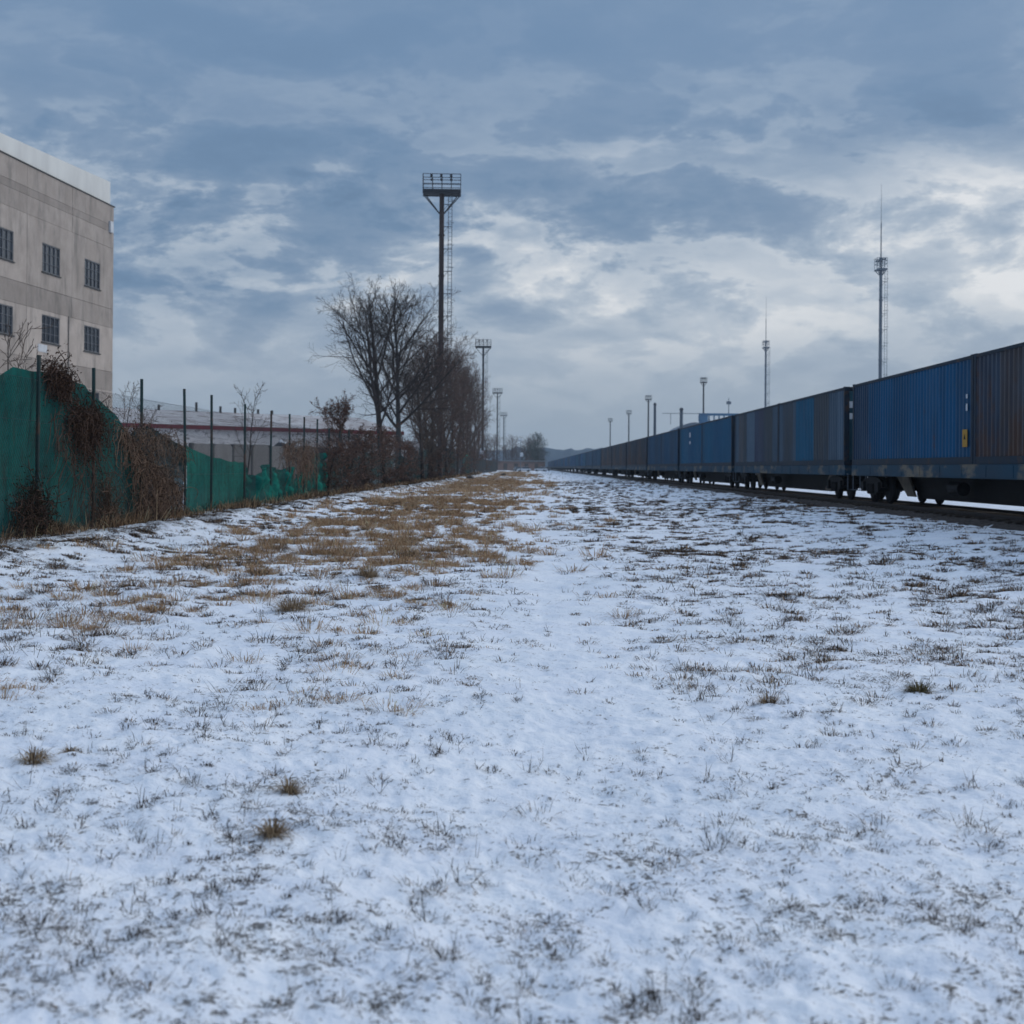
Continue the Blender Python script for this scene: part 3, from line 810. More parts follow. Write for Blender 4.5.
def net(name, label, pts, mat, X, amp=.05, bottom=.02, seed=0, ny=None, crumple=0.0):
    P = [onx(a, c, X) for a, c in pts]
    ys = [p.y for p in P]; zs = [p.z for p in P]
    n = ny or max(24, int((ys[-1] - ys[0]) / .12)); nz = 22
    Y = np.linspace(ys[0], ys[-1], n); T = np.interp(Y, ys, zs); B = gz(np.full(n, X), Y, False) + bottom
    mb = MB(); vs = []
    for i in range(n):
        for k in range(nz + 1):
            t = k / nz; z = B[i] + (T[i] - B[i]) * t
            dx = amp * (fbm(Y[i] / .9 + seed, z / 1.6, seed, 3) - .5) * 3.2 + amp * 1.3 * (vn(Y[i] / .28 + seed, z / 1.2 + Y[i] * .3, seed + 5) - .5)
            dx *= 1 - .75 * t ** 5
            if crumple: dx += crumple * (fbm(Y[i] / .35, z / .5, seed + 9, 3) - .5)
            dz = .05 * (vn(Y[i] / .5, seed, 8) - .5) * t
            vs.append((X + float(dx), float(Y[i]), float(z + dz)))
    m_ = nz + 1
    fs = [(i * m_ + k, (i + 1) * m_ + k, (i + 1) * m_ + k + 1, i * m_ + k + 1) for i in range(n - 1) for k in range(nz)]
    o = Vector((X, ys[0], 0)); mb.add([Vector(v) - o for v in vs], fs)
    ob = mb.build(name, mat, smooth=True); ob.location = o
    return tag(ob, label, 'netting', 'green nets hung on the fence')
NX = FX - .09
net('shade_net', 'tall dark green shade net with a torn sloping top edge beside the concrete building', [(-160, 350), (-60, 362), (0, 377), (5, 372), (12, 366), (38, 372), (72, 379), (84, 386), (95, 395), (118, 416), (130, 437), (141, 449)], MAT['netd'], NX, .06, seed=2)
net('shade_net', 'dusky green shade net half hidden behind the dead vines', [(125, 440), (134, 430), (148, 427), (163, 434), (174, 441), (184, 447)], MAT['netv'], NX - .05, .07, seed=4)
net('shade_net', 'bright green low net with a sagging top edge between two posts', [(186, 445), (196, 451), (211, 456), (217, 458), (228, 461), (244, 463)], MAT['netb'], NX, .05, seed=6)
net('shade_net', 'crumpled green net slumping in folds behind the low sapling', [(245, 464), (250, 473), (256, 478), (262, 467), (271, 465), (277, 468), (283, 472), (289, 466), (292, 478)], MAT['netb'], NX, .1, seed=8, crumple=.9)
net('shade_net', 'torn green net hanging in ragged points among brown bushes', [(292, 480), (299, 472), (303, 464), (308, 459), (313, 476), (318, 456), (322, 452), (325, 466)], MAT['netb'], NX, .1, seed=10, crumple=.8)
net('shade_net', 'faded greyish green net stretched below the two bare trees', [(326, 462), (340, 455), (352, 460), (366, 452), (384, 458), (394, 455)], MAT['netf'], NX, .06, seed=12)
net('shade_net', 'short dark teal net low on the fence left of the tall lighting mast', [(395, 458), (401, 456), (408, 459), (416, 457), (421, 462)], MAT['netv'], NX, .12, seed=14, crumple=.2)
net('shade_net', 'long dull green net on the fence at the foot of the tall lighting mast', [(421, 452), (428, 449), (436, 450), (444, 450), (455, 452)], MAT['netf'], NX, .07, seed=16)
net('shade_net', 'small green net patch far along the fence past the tall mast', [(463, 455), (466, 454), (469, 455)], MAT['netb'], NX, .1, seed=18)

# ---------------------------------------------------------------- vines and bushes
MAT['vine'] = simple('dead_vine_stem', (.14, .085, .06), (.2, .135, .095), 6, .9)
MAT['vined'] = simple('dark_vine_stem', (.06, .038, .03), (.1, .06, .044), 6, .9)
MAT['leaf'] = vcol('withered_leaf', .9, .2)
def vine(label, pts, n, mat, droop=.5, L=1.4, spread=.35, thick=.05, leaves=0, lc=((.07, .038, .025), (.10, .06, .04), (.045, .028, .022)), r=.005):
    """tangle of thin strands started around the given points (px, py) on the fence"""
    P = [onx(a, c, FX + .06) for a, c in pts]; o = P[0].copy(); o.z = fz(o.y)
    t = thing('dead_vine', label, 'dead vine', o, 0, 'withered vines on the fence'); mb = MB(); lv = MB()
    for k in range(n):
        i = random.randrange(len(P) - 1) if len(P) > 1 else 0
        p = (P[i].lerp(P[i + 1], random.random()) if len(P) > 1 else P[0].copy()) + Vector((random.gauss(0, thick), random.gauss(0, spread), random.gauss(0, spread))) - o
        d = Vector((random.gauss(0, .15), random.gauss(0, 1), random.gauss(-.2, .8))).normalized()
        q = [p.copy()]; m = random.randint(5, 9); seg = L * random.uniform(.4, 1.3) / m
        for j in range(m):
            d = (d + Vector((random.gauss(0, .25) - p.x * .6, random.gauss(0, .45), random.gauss(-droop * .35, .4)))).normalized()
            p = p + d * seg
            if p.z < .02: p.z = .02
            q.append(p.copy())
            for _ in range(leaves):
                c = p + Vector((random.gauss(0, .05), random.gauss(0, .07), random.gauss(0, .07)))
                u = Vector((random.gauss(0, 1), random.gauss(0, 1), random.gauss(0, 1))).normalized(); w = u.orthogonal(); s = random.uniform(.012, .028)
                kk = random.uniform(.6, 1.3); lv.col = tuple(x * kk for x in random.choice(lc))
                lv.add([c - u * s, c + w * s * .6, c + u * s, c - w * s * .5], [(0, 1, 2, 3)])
        mb.tube(q, [r * random.uniform(.8, 1.5)] * (len(q) - 1) + [r * .4], 3, False)
    mb.build('stem', mat, t)
    if leaves: lv.build('withered_leaves', MAT['leaf'], t)
    return t
vine('dark brown tangle of dead vine bulging over the top of the dark green net', [(50, 372), (58, 374), (70, 384)], 170, MAT['vined'], .7, .55, .07, .06, 2, r=.007)
vine('thick dark clump of dead vine hanging around the second post from the left', [(72, 418), (84, 412), (97, 420), (80, 432)], 330, MAT['vined'], .9, .75, .12, .07, 2, r=.007)
vine('thin veil of dark vine strands creeping over the dark green net', [(55, 400), (70, 450), (90, 500), (110, 460), (60, 430)], 130, MAT['vined'], .9, 1.2, .2, .03, 0, r=.006)
vine('brown rope of dead vine sagging diagonally past the third post', [(116, 425), (135, 447), (158, 470), (180, 490)], 260, MAT['vine'], .9, .8, .07, .06, 1, ((.13, .085, .06), (.09, .06, .042), (.07, .045, .03)), r=.007)
vine('dense brown curtain of dead vine between the third and fourth posts', [(134, 470), (150, 475), (170, 488), (150, 505), (138, 510), (175, 505)], 480, MAT['vine'], 1.0, .9, .2, .09, 1, ((.10, .065, .045), (.07, .045, .033), (.045, .03, .025)), r=.006)
vine('thin brown vine draped over the dusky net beside the fourth post', [(132, 436), (150, 434), (166, 440), (182, 450)], 170, MAT['vine'], .9, .7, .1, .05, 1, ((.13, .085, .06), (.09, .06, .042), (.07, .045, .03)), r=.006)
vine('dry bristling vine piled at the foot of the first post', [(22, 512), (35, 500), (45, 515), (15, 522)], 260, MAT['vined'], .1, .7, .13, .1, 1, ((.04, .035, .022), (.06, .05, .03), (.03, .026, .02)), r=.006)
vine('pale straw-brown stems standing against the net by the second post', [(98, 518), (108, 508), (118, 518)], 130, MAT['vine'], -.6, .8, .12, .06, 1, ((.16, .11, .07), (.12, .085, .055), (.2, .15, .1)))
vine('ragged brown vine climbing the wire past the torn green net', [(285, 445), (298, 450), (312, 452), (298, 468)], 300, MAT['vine'], .8, 1.1, .25, .1, 1, r=.007)

def rand_perp(d):
    a = d.orthogonal().normalized(); b_ = d.cross(a); t = random.uniform(0, 6.283)
    return a * math.cos(t) + b_ * math.sin(t)
def grow(tr, cr, p, d, L, r, lev, maxlev, P):
    n = 6 if lev == 0 else 5 if lev == 1 else 4 if lev == 2 else 3 if lev == 3 else 2
    pts = [p.copy()]; rads = [r]; dirs = [d.copy()]; end = r * (.28 if lev == 0 else .35)
    for i in range(n):
        j = P['wig'] * (.35 if lev == 0 else 1)
        d = (d + Vector((random.gauss(0, j), random.gauss(0, j), random.gauss(0, j))) + Vector((0, 0, P['up'] * (.4 if lev else .2)))).normalized()
        p = p + d * (L / n); pts.append(p.copy()); rads.append(max(r + (end - r) * (i + 1) / n, P['rmin'])); dirs.append(d.copy())
    (tr if lev == 0 else cr).tube(pts, rads, (9, 6, 4, 3, 3, 3)[lev], lev == 0)
    if lev >= maxlev: return
    k = P['kids'][lev]; t0 = P['t0'] if lev == 0 else .15; az = random.uniform(0, 6.283)
    for c in range(k):
        t = t0 + (1 - t0) * (c + random.random() * .9) / k
        i = min(int(t * n), n - 1); f = t * n - i
        q = pts[i].lerp(pts[i + 1], f); dd = dirs[i]; az += 2.4 + random.gauss(0, .3)
        a_ = dd.orthogonal().normalized(); b_ = dd.cross(a_); side = a_ * math.cos(az) + b_ * math.sin(az)
        ang = random.uniform(*P['ang'])
        nd = (dd * math.cos(ang) + side * math.sin(ang)).normalized()
        ll = L * P['ratio'][lev] * random.uniform(.7, 1.15) * ((.28 + .82 * math.sin(math.pi * min(1, t * .96)) ** 1.2) if lev == 0 else 1 - .35 * t)
        rr = max((rads[i] + (rads[i + 1] - rads[i]) * f) * random.uniform(.42, .62), P['rmin'])
        grow(tr, cr, q, nd, ll, rr, lev + 1, maxlev, P)
MAT['bark'] = simple('dark_bark', (.035, .03, .028), (.06, .05, .045), 5, .9, .3)
MAT['barkg'] = simple('grey_bark', (.085, .085, .085), (.05, .048, .045), 4, .9, .3)
MAT['twig'] = simple('twig_bark', (.08, .06, .05), (.115, .08, .062), 5, .9)
MAT['twigd'] = simple('dark_twig', (.045, .038, .036), (.065, .05, .045), 5, .9)
MAT['twigr'] = simple('reddish_twig', (.14, .085, .065), (.09, .06, .05), 5, .9)
def tree(name, label, cat, loc, seed, H, r, P, maxlev=4, lean=(0, 0, 1), bark='bark', twig='twig', group='bare trees behind the fence', leafy=None):
    random.seed(seed); t = thing(name, label, cat, loc, 0, group); tr = MB(); cr = MB()
    grow(tr, cr, Vector((0, 0, -.1)), Vector(lean).normalized(), H, r, 0, maxlev, P)
    tr.build('trunk', MAT[bark], t, True); cr.build('crown', MAT[twig], t)
    if leafy:
        lv = MB(); src = random.sample(cr.v, min(leafy, len(cr.v)))
        for v in src:
            c = Vector(v) + Vector((random.gauss(0, .06), random.gauss(0, .06), random.gauss(0, .06)))
            u = Vector((random.gauss(0, 1), random.gauss(0, 1), random.gauss(0, 1))).normalized(); w = u.orthogonal(); s = random.uniform(.025, .055); kk = random.uniform(.6, 1.3)
            lv.col = tuple(x * kk for x in random.choice(((.2, .11, .08), (.15, .085, .064), (.25, .15, .11), (.07, .04, .03))))
            lv.add([c - u * s, c + w * s * .6, c + u * s, c - w * s * .6], [(0, 1, 2, 3)])
        lv.build('withered_leaves', MAT['leaf'], t)
    return t
PT = dict(wig=.085, up=.13, kids=(21, 9, 6, 4), t0=.3, ang=(.44, .98), ratio=(.49, .45, .55, .62), rmin=.0075)
def TG(px, d): g = G(px, d); g.z = float(gz(g.x, g.y, False)); return g
tree('bare_tree', 'large bare dark-trunked tree leaning left, leftmost of the two tall trees', 'tree', TG(385, 100), 9, 12.4, .27, PT, 4, (-.11, 0, 1), 'bark', 'twigd')
tree('bare_tree', 'large bare pale-trunked tree just right of the leaning one', 'tree', TG(399, 104), 17, 12.6, .25, dict(PT, kids=(22, 9, 6, 5), ratio=(.42, .45, .55, .62)), 4, (.04, .02, 1), 'barkg', 'twigd')
PD = dict(wig=.09, up=.13, kids=(20, 9, 6, 4), t0=.1, ang=(.4, .9), ratio=(.46, .47, .55, .6), rmin=.008)
base1 = tree('bare_tree', 'bare dark tree rising directly left of the tall lighting mast', 'tree', TG(423, 116), 12, 9.2, .2, PD, 4, (0, .02, 1), 'bark', 'twig')
base2 = tree('bare_tree', 'bare brown tree seen through the foot of the tall lighting mast', 'tree', TG(432, 128), 15, 11.0, .2, PD, 4, (0, 0, 1), 'bark', 'twigr')
def tcopy(src, px, d, s, rz, label):
    g = TG(px, d); return dup(src, g, rz, label, s)
tcopy(base1, 446, 150, 1.5, 1.2, 'tall bare tree spreading its crown right of the lighting mast')
tcopy(base2, 452, 168, (0.78, 0.88, 1.19), 2.2, 'bare brown tree second to the right of the tall lighting mast')
tcopy(base1, 457, 176, (0.87, 0.98, 1.33), 4.1, 'bare tree half way between the first two lighting masts')
tcopy(base2, 463, 196, (0.79, 0.90, 1.22), .4, 'reddish bare tree third to the right of the tall lighting mast')
tcopy(base1, 466, 210, (0.93, 1.05, 1.42), 5.0, 'dark bare tree close left of the second lighting mast')
tcopy(base2, 470, 224, (0.84, 0.94, 1.28), 3.0, 'bare brown tree nearest left of the second lighting mast')
tcopy(base1, 474, 246, (0.90, 1.01, 1.38), 2.7, 'bare tree touching the left side of the second lighting mast')
tcopy(base2, 478, 270, (0.65, 0.73, 1.00), 1.7, 'lower bare tree right behind the second lighting mast')
tcopy(base1, 430, 126, .95, .5, 'slim bare tree in front of the pale shed near the tall mast')
tcopy(base2, 440, 140, 1.05, 5.5, 'bare brown tree directly behind the tall lighting mast')
tcopy(base1, 488, 330, .85, .9, 'low bare tree between the second and third lighting masts')
tcopy(base2, 494, 400, .8, 3.9, 'low bare tree close left of the third lighting mast')
# small tree with withered leaves, thickets
PS = dict(wig=.12, up=.18, kids=(18, 8, 6), t0=.15, ang=(.35, .85), ratio=(.5, .5, .5), rmin=.008)
tree('small_tree', 'small tree still carrying reddish withered leaves left of the two tall trees', 'tree', TG(341, 84), 21, 4.4, .08, PS, 3, (-.03, 0, 1), 'bark', 'twigr', 'small trees and shrubs at the fence', 5000)
PB = dict(wig=.24, up=.05, kids=(18, 9, 6), t0=.02, ang=(.5, 1.35), ratio=(.8, .55, .5), rmin=.009)
bush = tree('bush', 'rounded dark brown bush against the fence below the small leafy tree', 'bush', TG(348, 68), 31, 2.2, .08, PB, 3, (0, 0, 1), 'bark', 'twigr', 'small trees and shrubs at the fence', 1900)
tcopy(bush, 385, 85.5, 1.3, 2.0, 'large brown bush at the fence in front of the tall dark trunk')
tcopy(bush, 366, 75.5, 1.1, 4.0, 'brown bush between the two largest bushes at the fence')
tcopy(bush, 328, 61.3, .85, 5.2, 'low brown bush directly left of the rounded dark one')
tcopy(bush, 402, 97.5, 1.15, .7, 'brown bush below the pale-trunked tree')
tcopy(bush, 448, 155, 1.2, 3.2, 'brown thicket behind the fence right of the tall lighting mast')
tcopy(bush, 458, 185, 1.35, 1.2, 'second brown thicket right of the tall lighting mast')
tcopy(bush, 469, 230, 1.5, 4.6, 'wide brown thicket left of the second lighting mast')
tcopy(bush, 480, 300, 1.7, 2.6, 'brown thicket behind the foot of the second lighting mast')
tcopy(bush, 430, 125, 1.0, 5.9, 'brown thicket behind the fence left of the tall lighting mast')
PSA = dict(wig=.2, up=.12, kids=(7, 5, 3), t0=.25, ang=(.4, .9), ratio=(.45, .5, .5), rmin=.006)
sap = tree('sapling', 'bare sapling behind the dark green net at the left edge of the view', 'sapling', TG(6, 30), 41, 3.9, .035, PSA, 3, (.03, 0, 1), 'bark', 'twig', 'saplings by the fence')
tcopy(sap, 122, 40, .85, 2.0, 'bare sapling between the concrete building and the third post')
tcopy(sap, 148, 44, .78, 4.0, 'thin sapling just right of the third post')
tcopy(sap, 246, 47, .95, 1.0, 'thin sapling growing at the fence beside the bright green net')
tcopy(sap, -10, 28, 1.0, 3.0, 'bare sapling partly cut off by the left edge of the view')

# ---------------------------------------------------------------- lighting masts
MAT['mast'] = simple('mast_rust', (.045, .035, .035), (.07, .05, .045), 1.2, .7, stretch=(1, 1, .25))
MAT['mastd'] = simple('mast_dark', (.03, .033, .038), (.045, .045, .048), 1.5, .7)
MAT['lampglass'] = simple('lamp_glass', (.2, .22, .25), (.15, .17, .2), 3, .2)
def mast(name, label, loc, H, lamps=True, spike=0.0, wide=1.85, r=.29, mats=('mast', 'mastd'), ladder=True, group='lighting masts along the tracks', rz=0.0, basket=1.5, gap=.36, deck=.3):
    t = thing(name, label, 'mast', loc, rz, group); H = H - .25; hp = H - basket
    mp, md = MAT[mats[0]], MAT[mats[1]]
    po = MB().tube([(0, 0, -.2), (0, 0, hp * .5), (0, 0, hp)], [r, r * .92, r * .82], 14)
    for k in range(1, 7): po.tube([(0, 0, hp * k / 7 - .06), (0, 0, hp * k / 7 + .06)], r * 1.12, 14)
    po.tube([(0, 0, -.05), (0, 0, .12)], r * 1.7, 14)
    po.build('pole', mp, t, False)
    pl = MB().bb(-wide, wide, -.85, .85, hp - .0, hp + deck)
    for k in (-1, 1): pl.bb(-wide - .03, wide + .03, k * .86 - .04, k * .86 + .04, hp - .06, hp + deck + .06)
    pl.build('platform', md, t)
    ra = MB()
    for s in (-1, 1):
        for zz in (hp + .82, hp + 1.25, hp + basket): ra.tube([(-wide, s * .85, zz), (wide, s * .85, zz)], .035, 5); ra.tube([(s * wide, -.85, zz), (s * wide, .85, zz)], .035, 5)
        for k in range(5): xx = -wide + k * wide / 2; ra.tube([(xx, s * .85, hp + .3), (xx, s * .85, hp + basket)], .035, 5)
    ra.build('railing', md, t)
    for sx in (-1, 1):
        for sy in (-1, 1): MB().tube([(sx * r * .8, sy * .1, hp - wide * 1.02), (sx * wide * .96, sy * .75, hp + .02)], .055, 5).build('brace', md, t)
    if lamps:
        for k in range(3):
            for s in (-1, 1):
                xx = -wide * .55 + k * wide * .52; M = Matrix.Rotation(R(s * 35), 3, 'X')
                la = MB().tube([(xx, s * .85, hp + basket - .36), (xx, s * .85, hp + basket - .25)], .03, 5); la.box((xx, s * .95, hp + basket - .2), (.24, .18, .2), 0, M)
                la.build('floodlight', md, t)
    if ladder:
        l = MB(); x0, x1 = r + gap, r + gap + .36
        for xx in (x0, x1): l.tube([(xx, 0, 2.2), (xx, 0, hp + .3)], .03, 5)
        k = 2.4
        while k < hp: l.tube([(x0, 0, k), (x1, 0, k)], .016, 4); k += .38
        k = 3.0
        while k < hp:
            l.tube([(r * .85, 0, k), (x1, 0, k)], .035, 4); l.tube([(r * .85, 0, k - .5), (x0, 0, k)], .02, 4)
            q = [(x0 + (x1 - x0) / 2 + .36 * math.cos(a), .36 * math.sin(a), k + .4) for a in np.linspace(0, 2 * math.pi, 11)]
            l.tube(q, .014, 4); k += 2.2
        l.build('ladder', md, t)
    if spike:
        MB().tube([(0, 0, hp), (0, 0, hp + basket + .2), (0, 0, hp + spike * .55), (0, 0, hp + spike * .56), (0, 0, hp + spike)], [.09, .09, .07, .04, .015], 7).build('lightning_rod', md, t)
    return t
def MG(px, d): g = G(px, d); g.z = float(gz(g.x, g.y, False)) * .5; return g
def mh(px, py, d): return W(px, py, d).z           # height of the thing whose top shows at py
g = MG(440, 138)
mast('lighting_mast', 'tall rusty floodlight mast with a railed platform and side ladder, nearest of the masts', g, mh(442, 174, 138), rz=.05, basket=1.85)
g = MG(482.5, 317); m2 = mast('lighting_mast', 'second floodlight mast, at the end of the bare tree row', g, mh(484, 339, 317), True, 0, 1.75, .28, ('mastd', 'mastd'), basket=1.8)
g = MG(497, 514); dup(m2, g, .1, 'third floodlight mast on the left, beyond the tree row', mh(498, 388, 514) / mh(484, 339, 317))
g = MG(503.5, 738); dup(m2, g, .0, 'fourth and farthest floodlight mast on the left', mh(504, 412, 738) / mh(484, 339, 317))
d = 192; g = MG(879.5, d)
a1 = mast('radio_mast', 'tall grey mast with a long lightning rod behind the blue containers', g, mh(882, 257, d), True, mh(882, 182, d) - mh(882, 257, d) + 1.5, .66, .25, ('steel', 'steel'), True, 'masts behind the train', gap=.3, deck=.12, basket=1.6)
d = 314; g = MG(765, d)
dup(a1, g, .0, 'grey mast with a thin lightning rod behind the grey striped containers', mh(766, 340, d) / mh(882, 257, 192))
for px_, py0, d, lab in ((703, 377, 443, 'slim dark floodlight mast behind the bright blue container'), (648, 395, 554, 'floodlight mast left of the two stout chimneys behind the train'),
                        (628.5, 410, 690, 'second farthest floodlight mast behind the train'), (610, 418, 815, 'farthest floodlight mast behind the train')):
    g = MG(px_, d)
    if px_ == 703: b1 = mast('lighting_mast', lab, g, mh(px_, py0, d), True, 0, 1.0, .3, ('mastd', 'mastd'), False, 'masts behind the train', 0, 1.6, deck=.2)
    else: dup(b1, g, .0, lab, (1.25, 1.25, mh(px_, py0, d) / mh(703, 377, 443)))
# signs by the second mast
def board(name, label, px_, py0, py1, d, w, cat, pole=True):
    g = MG(px_, d); z1, z0 = mh(px_, py0, d), mh(px_, py1, d); t = thing(name, label, cat, g)
    MB().box((0, -.42, (z0 + z1) / 2), (w, .04, z1 - z0)).build('panel', MAT['white'], t)
    MB().tube([(0, -.36, -.1), (0, -.36, z1)], .05, 6).build('pole', MAT['steel'], t)
board('sign_board', 'white rectangular sign at the second lighting mast', 482, 451, 456.5, 314, .85, 'sign')
board('sign_board', 'small white sign on a post just right of the second lighting mast', 487, 459, 463, 330, .5, 'sign')

# ---------------------------------------------------------------- concrete building
def concrete():
    m, nt = mk('concrete_panel'); b = NB(nt)
    tc = b.n('ShaderNodeTexCoord').outputs['Object']; a = b.n('ShaderNodeAttribute', attribute_name='Col').outputs['Color']
    n1 = b.noise(tc, .7, 6, .65); n2 = b.noise(b.vmath('MULTIPLY', tc, (1, 1.1, .3)), 1.1, 7, .68); n3 = b.noise(tc, 14, 4, .6)
    col = b.mix(b.mr(n1, .3, .7), a, b.mix(1.0, a, (.78, .77, .76), 'MULTIPLY'))
    col = b.mix(b.math('MULTIPLY', b.mr(n2, .45, .7), .6), col, (.14, .13, .12))
    col = b.mix(b.math('MULTIPLY', b.mr(n3, .4, .7), .15), col, (.1, .1, .1))
    p = b.n('ShaderNodeBsdfPrincipled', {'Base Color': col, 'Roughness': .9})
    bp = b.n('ShaderNodeBump', {'Height': n3, 'Strength': .25, 'Distance': .01}); nt.links.new(bp.outputs[0], p.inputs['Normal'])
    b.out(p.outputs[0]); return m
MAT['conc'] = concrete()
MAT['joint'] = simple('panel_joint', (.09, .09, .09), (.06, .06, .06), 3, .9)
MAT['parapet'] = simple('white_parapet', (.68, .68, .65), (.58, .58, .56), .8, .6, stretch=(1, 1, .3))
MAT['glass'] = simple('dark_glass', (.035, .042, .055), (.06, .068, .08), 1.0, .15)
MAT['wframe'] = simple('window_frame', (.16, .17, .19), (.11, .12, .13), 3, .6)
MAT['pipe'] = simple('pipe_paint', (.22, .2, .18), (.16, .15, .14), 3, .7)
def building():
    D0 = 83.0; g = G(112, D0); ang = math.atan((645 - 527) / F)     # face runs back towards the camera
    # local frame: +x out of the visible face, y along the face: y=0 corner, negative towards the camera
    t = thing('concrete_building', 'grey concrete panel factory building with a white parapet and barred windows', 'building', (g.x, g.y, 0), -ang)
    Ht = mh(112, 207, D0); NB_ = 6; Ln = 34.0; DP = 16.0
    core = MB().bb(-DP, -.12, -Ln, -.04, -.2, Ht - .02); core.build('core_wall', MAT['joint'], t)
    pn = MB(); rnd = random.Random(5); edges = [0, 6.0, 11.65, 17.2, 22.8, 28.4, 34.0]; wc = [3.15, 8.72, 14.3, 19.9, 25.5, 31.1]
    lev = [0, 1.15, 1.55, 2.5, 6.09, 7.2, 9.8, 10.9, 13.5, 14.6, Ht]
    tone = [.31, .26, .33, .39, .30, .39, .30, .39, .30, .32]
    win = [(3.67, 5.17), (7.42, 8.85), (11.12, 12.55)]
    for bay in range(NB_):
        y1, y0 = -edges[bay] - .012, -edges[bay + 1] + .012; yc = -wc[bay]
        for i in range(len(lev) - 1):
            zt, zb = Ht - lev[i], Ht - lev[i + 1]
            k = tone[i] * rnd.uniform(.88, 1.1); pn.col = (k * 1.24, k * 1.07, k * .95)
            gap = .014 if i in (3, 5, 7) else .008; zt -= .006; zb += gap
            w = [q for q in win if lev[i] < q[0] and q[1] < lev[i + 1]]
            x0, x1 = -.13, rnd.uniform(-.004, .008)
            if w:
                wt, wb = Ht - w[0][0], Ht - w[0][1]; wa, wz = yc - 1.12, yc + 1.12
                pn.bb(x0, x1, y0, wa, zb, zt); pn.bb(x0, x1, wz, y1, zb, zt); pn.bb(x0, x1, wa, wz, wt, zt); pn.bb(x0, x1, wa, wz, zb, wb)
            else: pn.bb(x0, x1, y0, y1, zb, zt)
    # far end wall and back
    pn.col = (.33, .32, .3); pn.bb(-DP, -.15, -.03, .0, 0, Ht - .01)
    pn.build('panel_wall', MAT['conc'], t)
    for bay in range(NB_):
        yc = -wc[bay]
        for (a, c) in win:
            zt, zb = Ht - a, Ht - c
            f = MB()
            for yy in np.linspace(yc - 1.10, yc + 1.10, 5): f.box((-.055, yy, (zt + zb) / 2), (.05, .06, zt - zb - .01))
            for zz in (zt - .03, zb + .03): f.box((-.05, yc, zz), (.05, 2.24, .06))
            for k in range(1, 3): f.box((-.052, yc, zb + (zt - zb) * k / 3), (.03, 2.2, .03))
            wo = f.build('window', MAT['wframe'], t)
            MB().bb(-.10, -.085, yc - 1.12, yc + 1.12, zb, zt).build('pane', MAT['glass'], wo)
            MB().bb(-.02, .07, yc - 1.2, yc + 1.2, zb - .07, zb - .015).build('sill', MAT['joint'], wo)
    pz = mh(110, 183.5, D0)
    MB().prism([(-Ln, Ht + .04), (-.45, Ht + .04), (-.45, pz), (-Ln, Ht + .3)], lambda a, c: (-DP + .3, a, c), lambda a, c: (-.05, a, c)).build('parapet', MAT['parapet'], t)
    MB().bb(-DP, .05, -Ln, .12, Ht - .02, Ht + .035).build('roof_ledge', MAT['joint'], t)
    MB().bb(.01, .12, -.75, -.3, Ht - 1.6, Ht - .95).build('vent_box', MAT['white'], t)
    MB().bb(.012, .03, -10.3, -9.2, Ht - 9.4, Ht - 9.0).build('wall_plate', MAT['white'], t)
    MB().tube([(.05, -6.5, Ht - 7.2), (.05, -6.5, 0)], .03, 6).build('drainpipe', MAT['pipe'], t)
building()

# ---------------------------------------------------------------- low building with red fascia
MAT['red'] = simple('red_fascia', (.16, .028, .035), (.12, .03, .035), 1.2, .6)
MAT['plaster'] = simple('pale_plaster', (.68, .63, .6), (.5, .46, .44), .9, .9, c3=(.14, .12, .11), c3s=.8, c3t=(.56, .66), stretch=(1, 1, 2.0))
MAT['roofsnow'] = simple('snowy_roof', (.52, .51, .51), (.38, .36, .36), .5, .8, c3=(.2, .16, .145), c3s=1.1, c3t=(.5, .62), stretch=(.6, 1.5, 1))
def low_building():
    A = W(100, 424, 128); B = W(402, 432, 155); A.z = B.z = 0
    v = B - A; Ln = v.length; rz = math.atan2(v.y, v.x)
    t = thing('workshop', 'long low workshop with a snowy roof and dark red fascia', 'building', A, rz)
    n = Vector((-math.sin(rz), math.cos(rz), 0))          # +y local points away from the camera
    hf = mh(124, 423, 130); hb = mh(124, 427, 130); hr = 7.0; dp = 8.0
    MB().bb(0, Ln, .3, dp * 2, -.2, hb).build('wall', MAT['plaster'], t)
    MB().bb(-.3, Ln + .3, -.02, .28, hb - .02, hf).build('fascia', MAT['red'], t)
    r = MB(); z0 = hf + .02
    r.add([(-.3, 0, z0), (Ln + .3, 0, z0), (Ln + .3, dp, hr), (-.3, dp, hr), (-.3, dp * 2, z0), (Ln + .3, dp * 2, z0)], [(0, 1, 2, 3), (3, 2, 5, 4), (0, 3, 4), (1, 5, 2), (0, 4, 5, 1)])
    ro = r.build('roof', MAT['roofsnow'], t)
    for k, (a, h) in enumerate(((.30, .5), (.42, .9), (.5, .6), (.55, .5), (.63, .45), (.68, .4))):
        MB().tube([(Ln * a, dp - .2, hr - .3), (Ln * a, dp - .2, hr + h)], .13, 7).build('vent_pipe', MAT['joint'], ro)
    for k in range(6):
        xx = Ln * (.12 + .14 * k)
        w = MB().box((xx, .28, 1.9), (2.2, .06, 1.1)).build('window', MAT['glass'], t)
    A2 = MB().bb(Ln * .32, Ln * .9, .2, .29, 2.75, 2.85).build('cable_duct', MAT['joint'], t)
low_building()
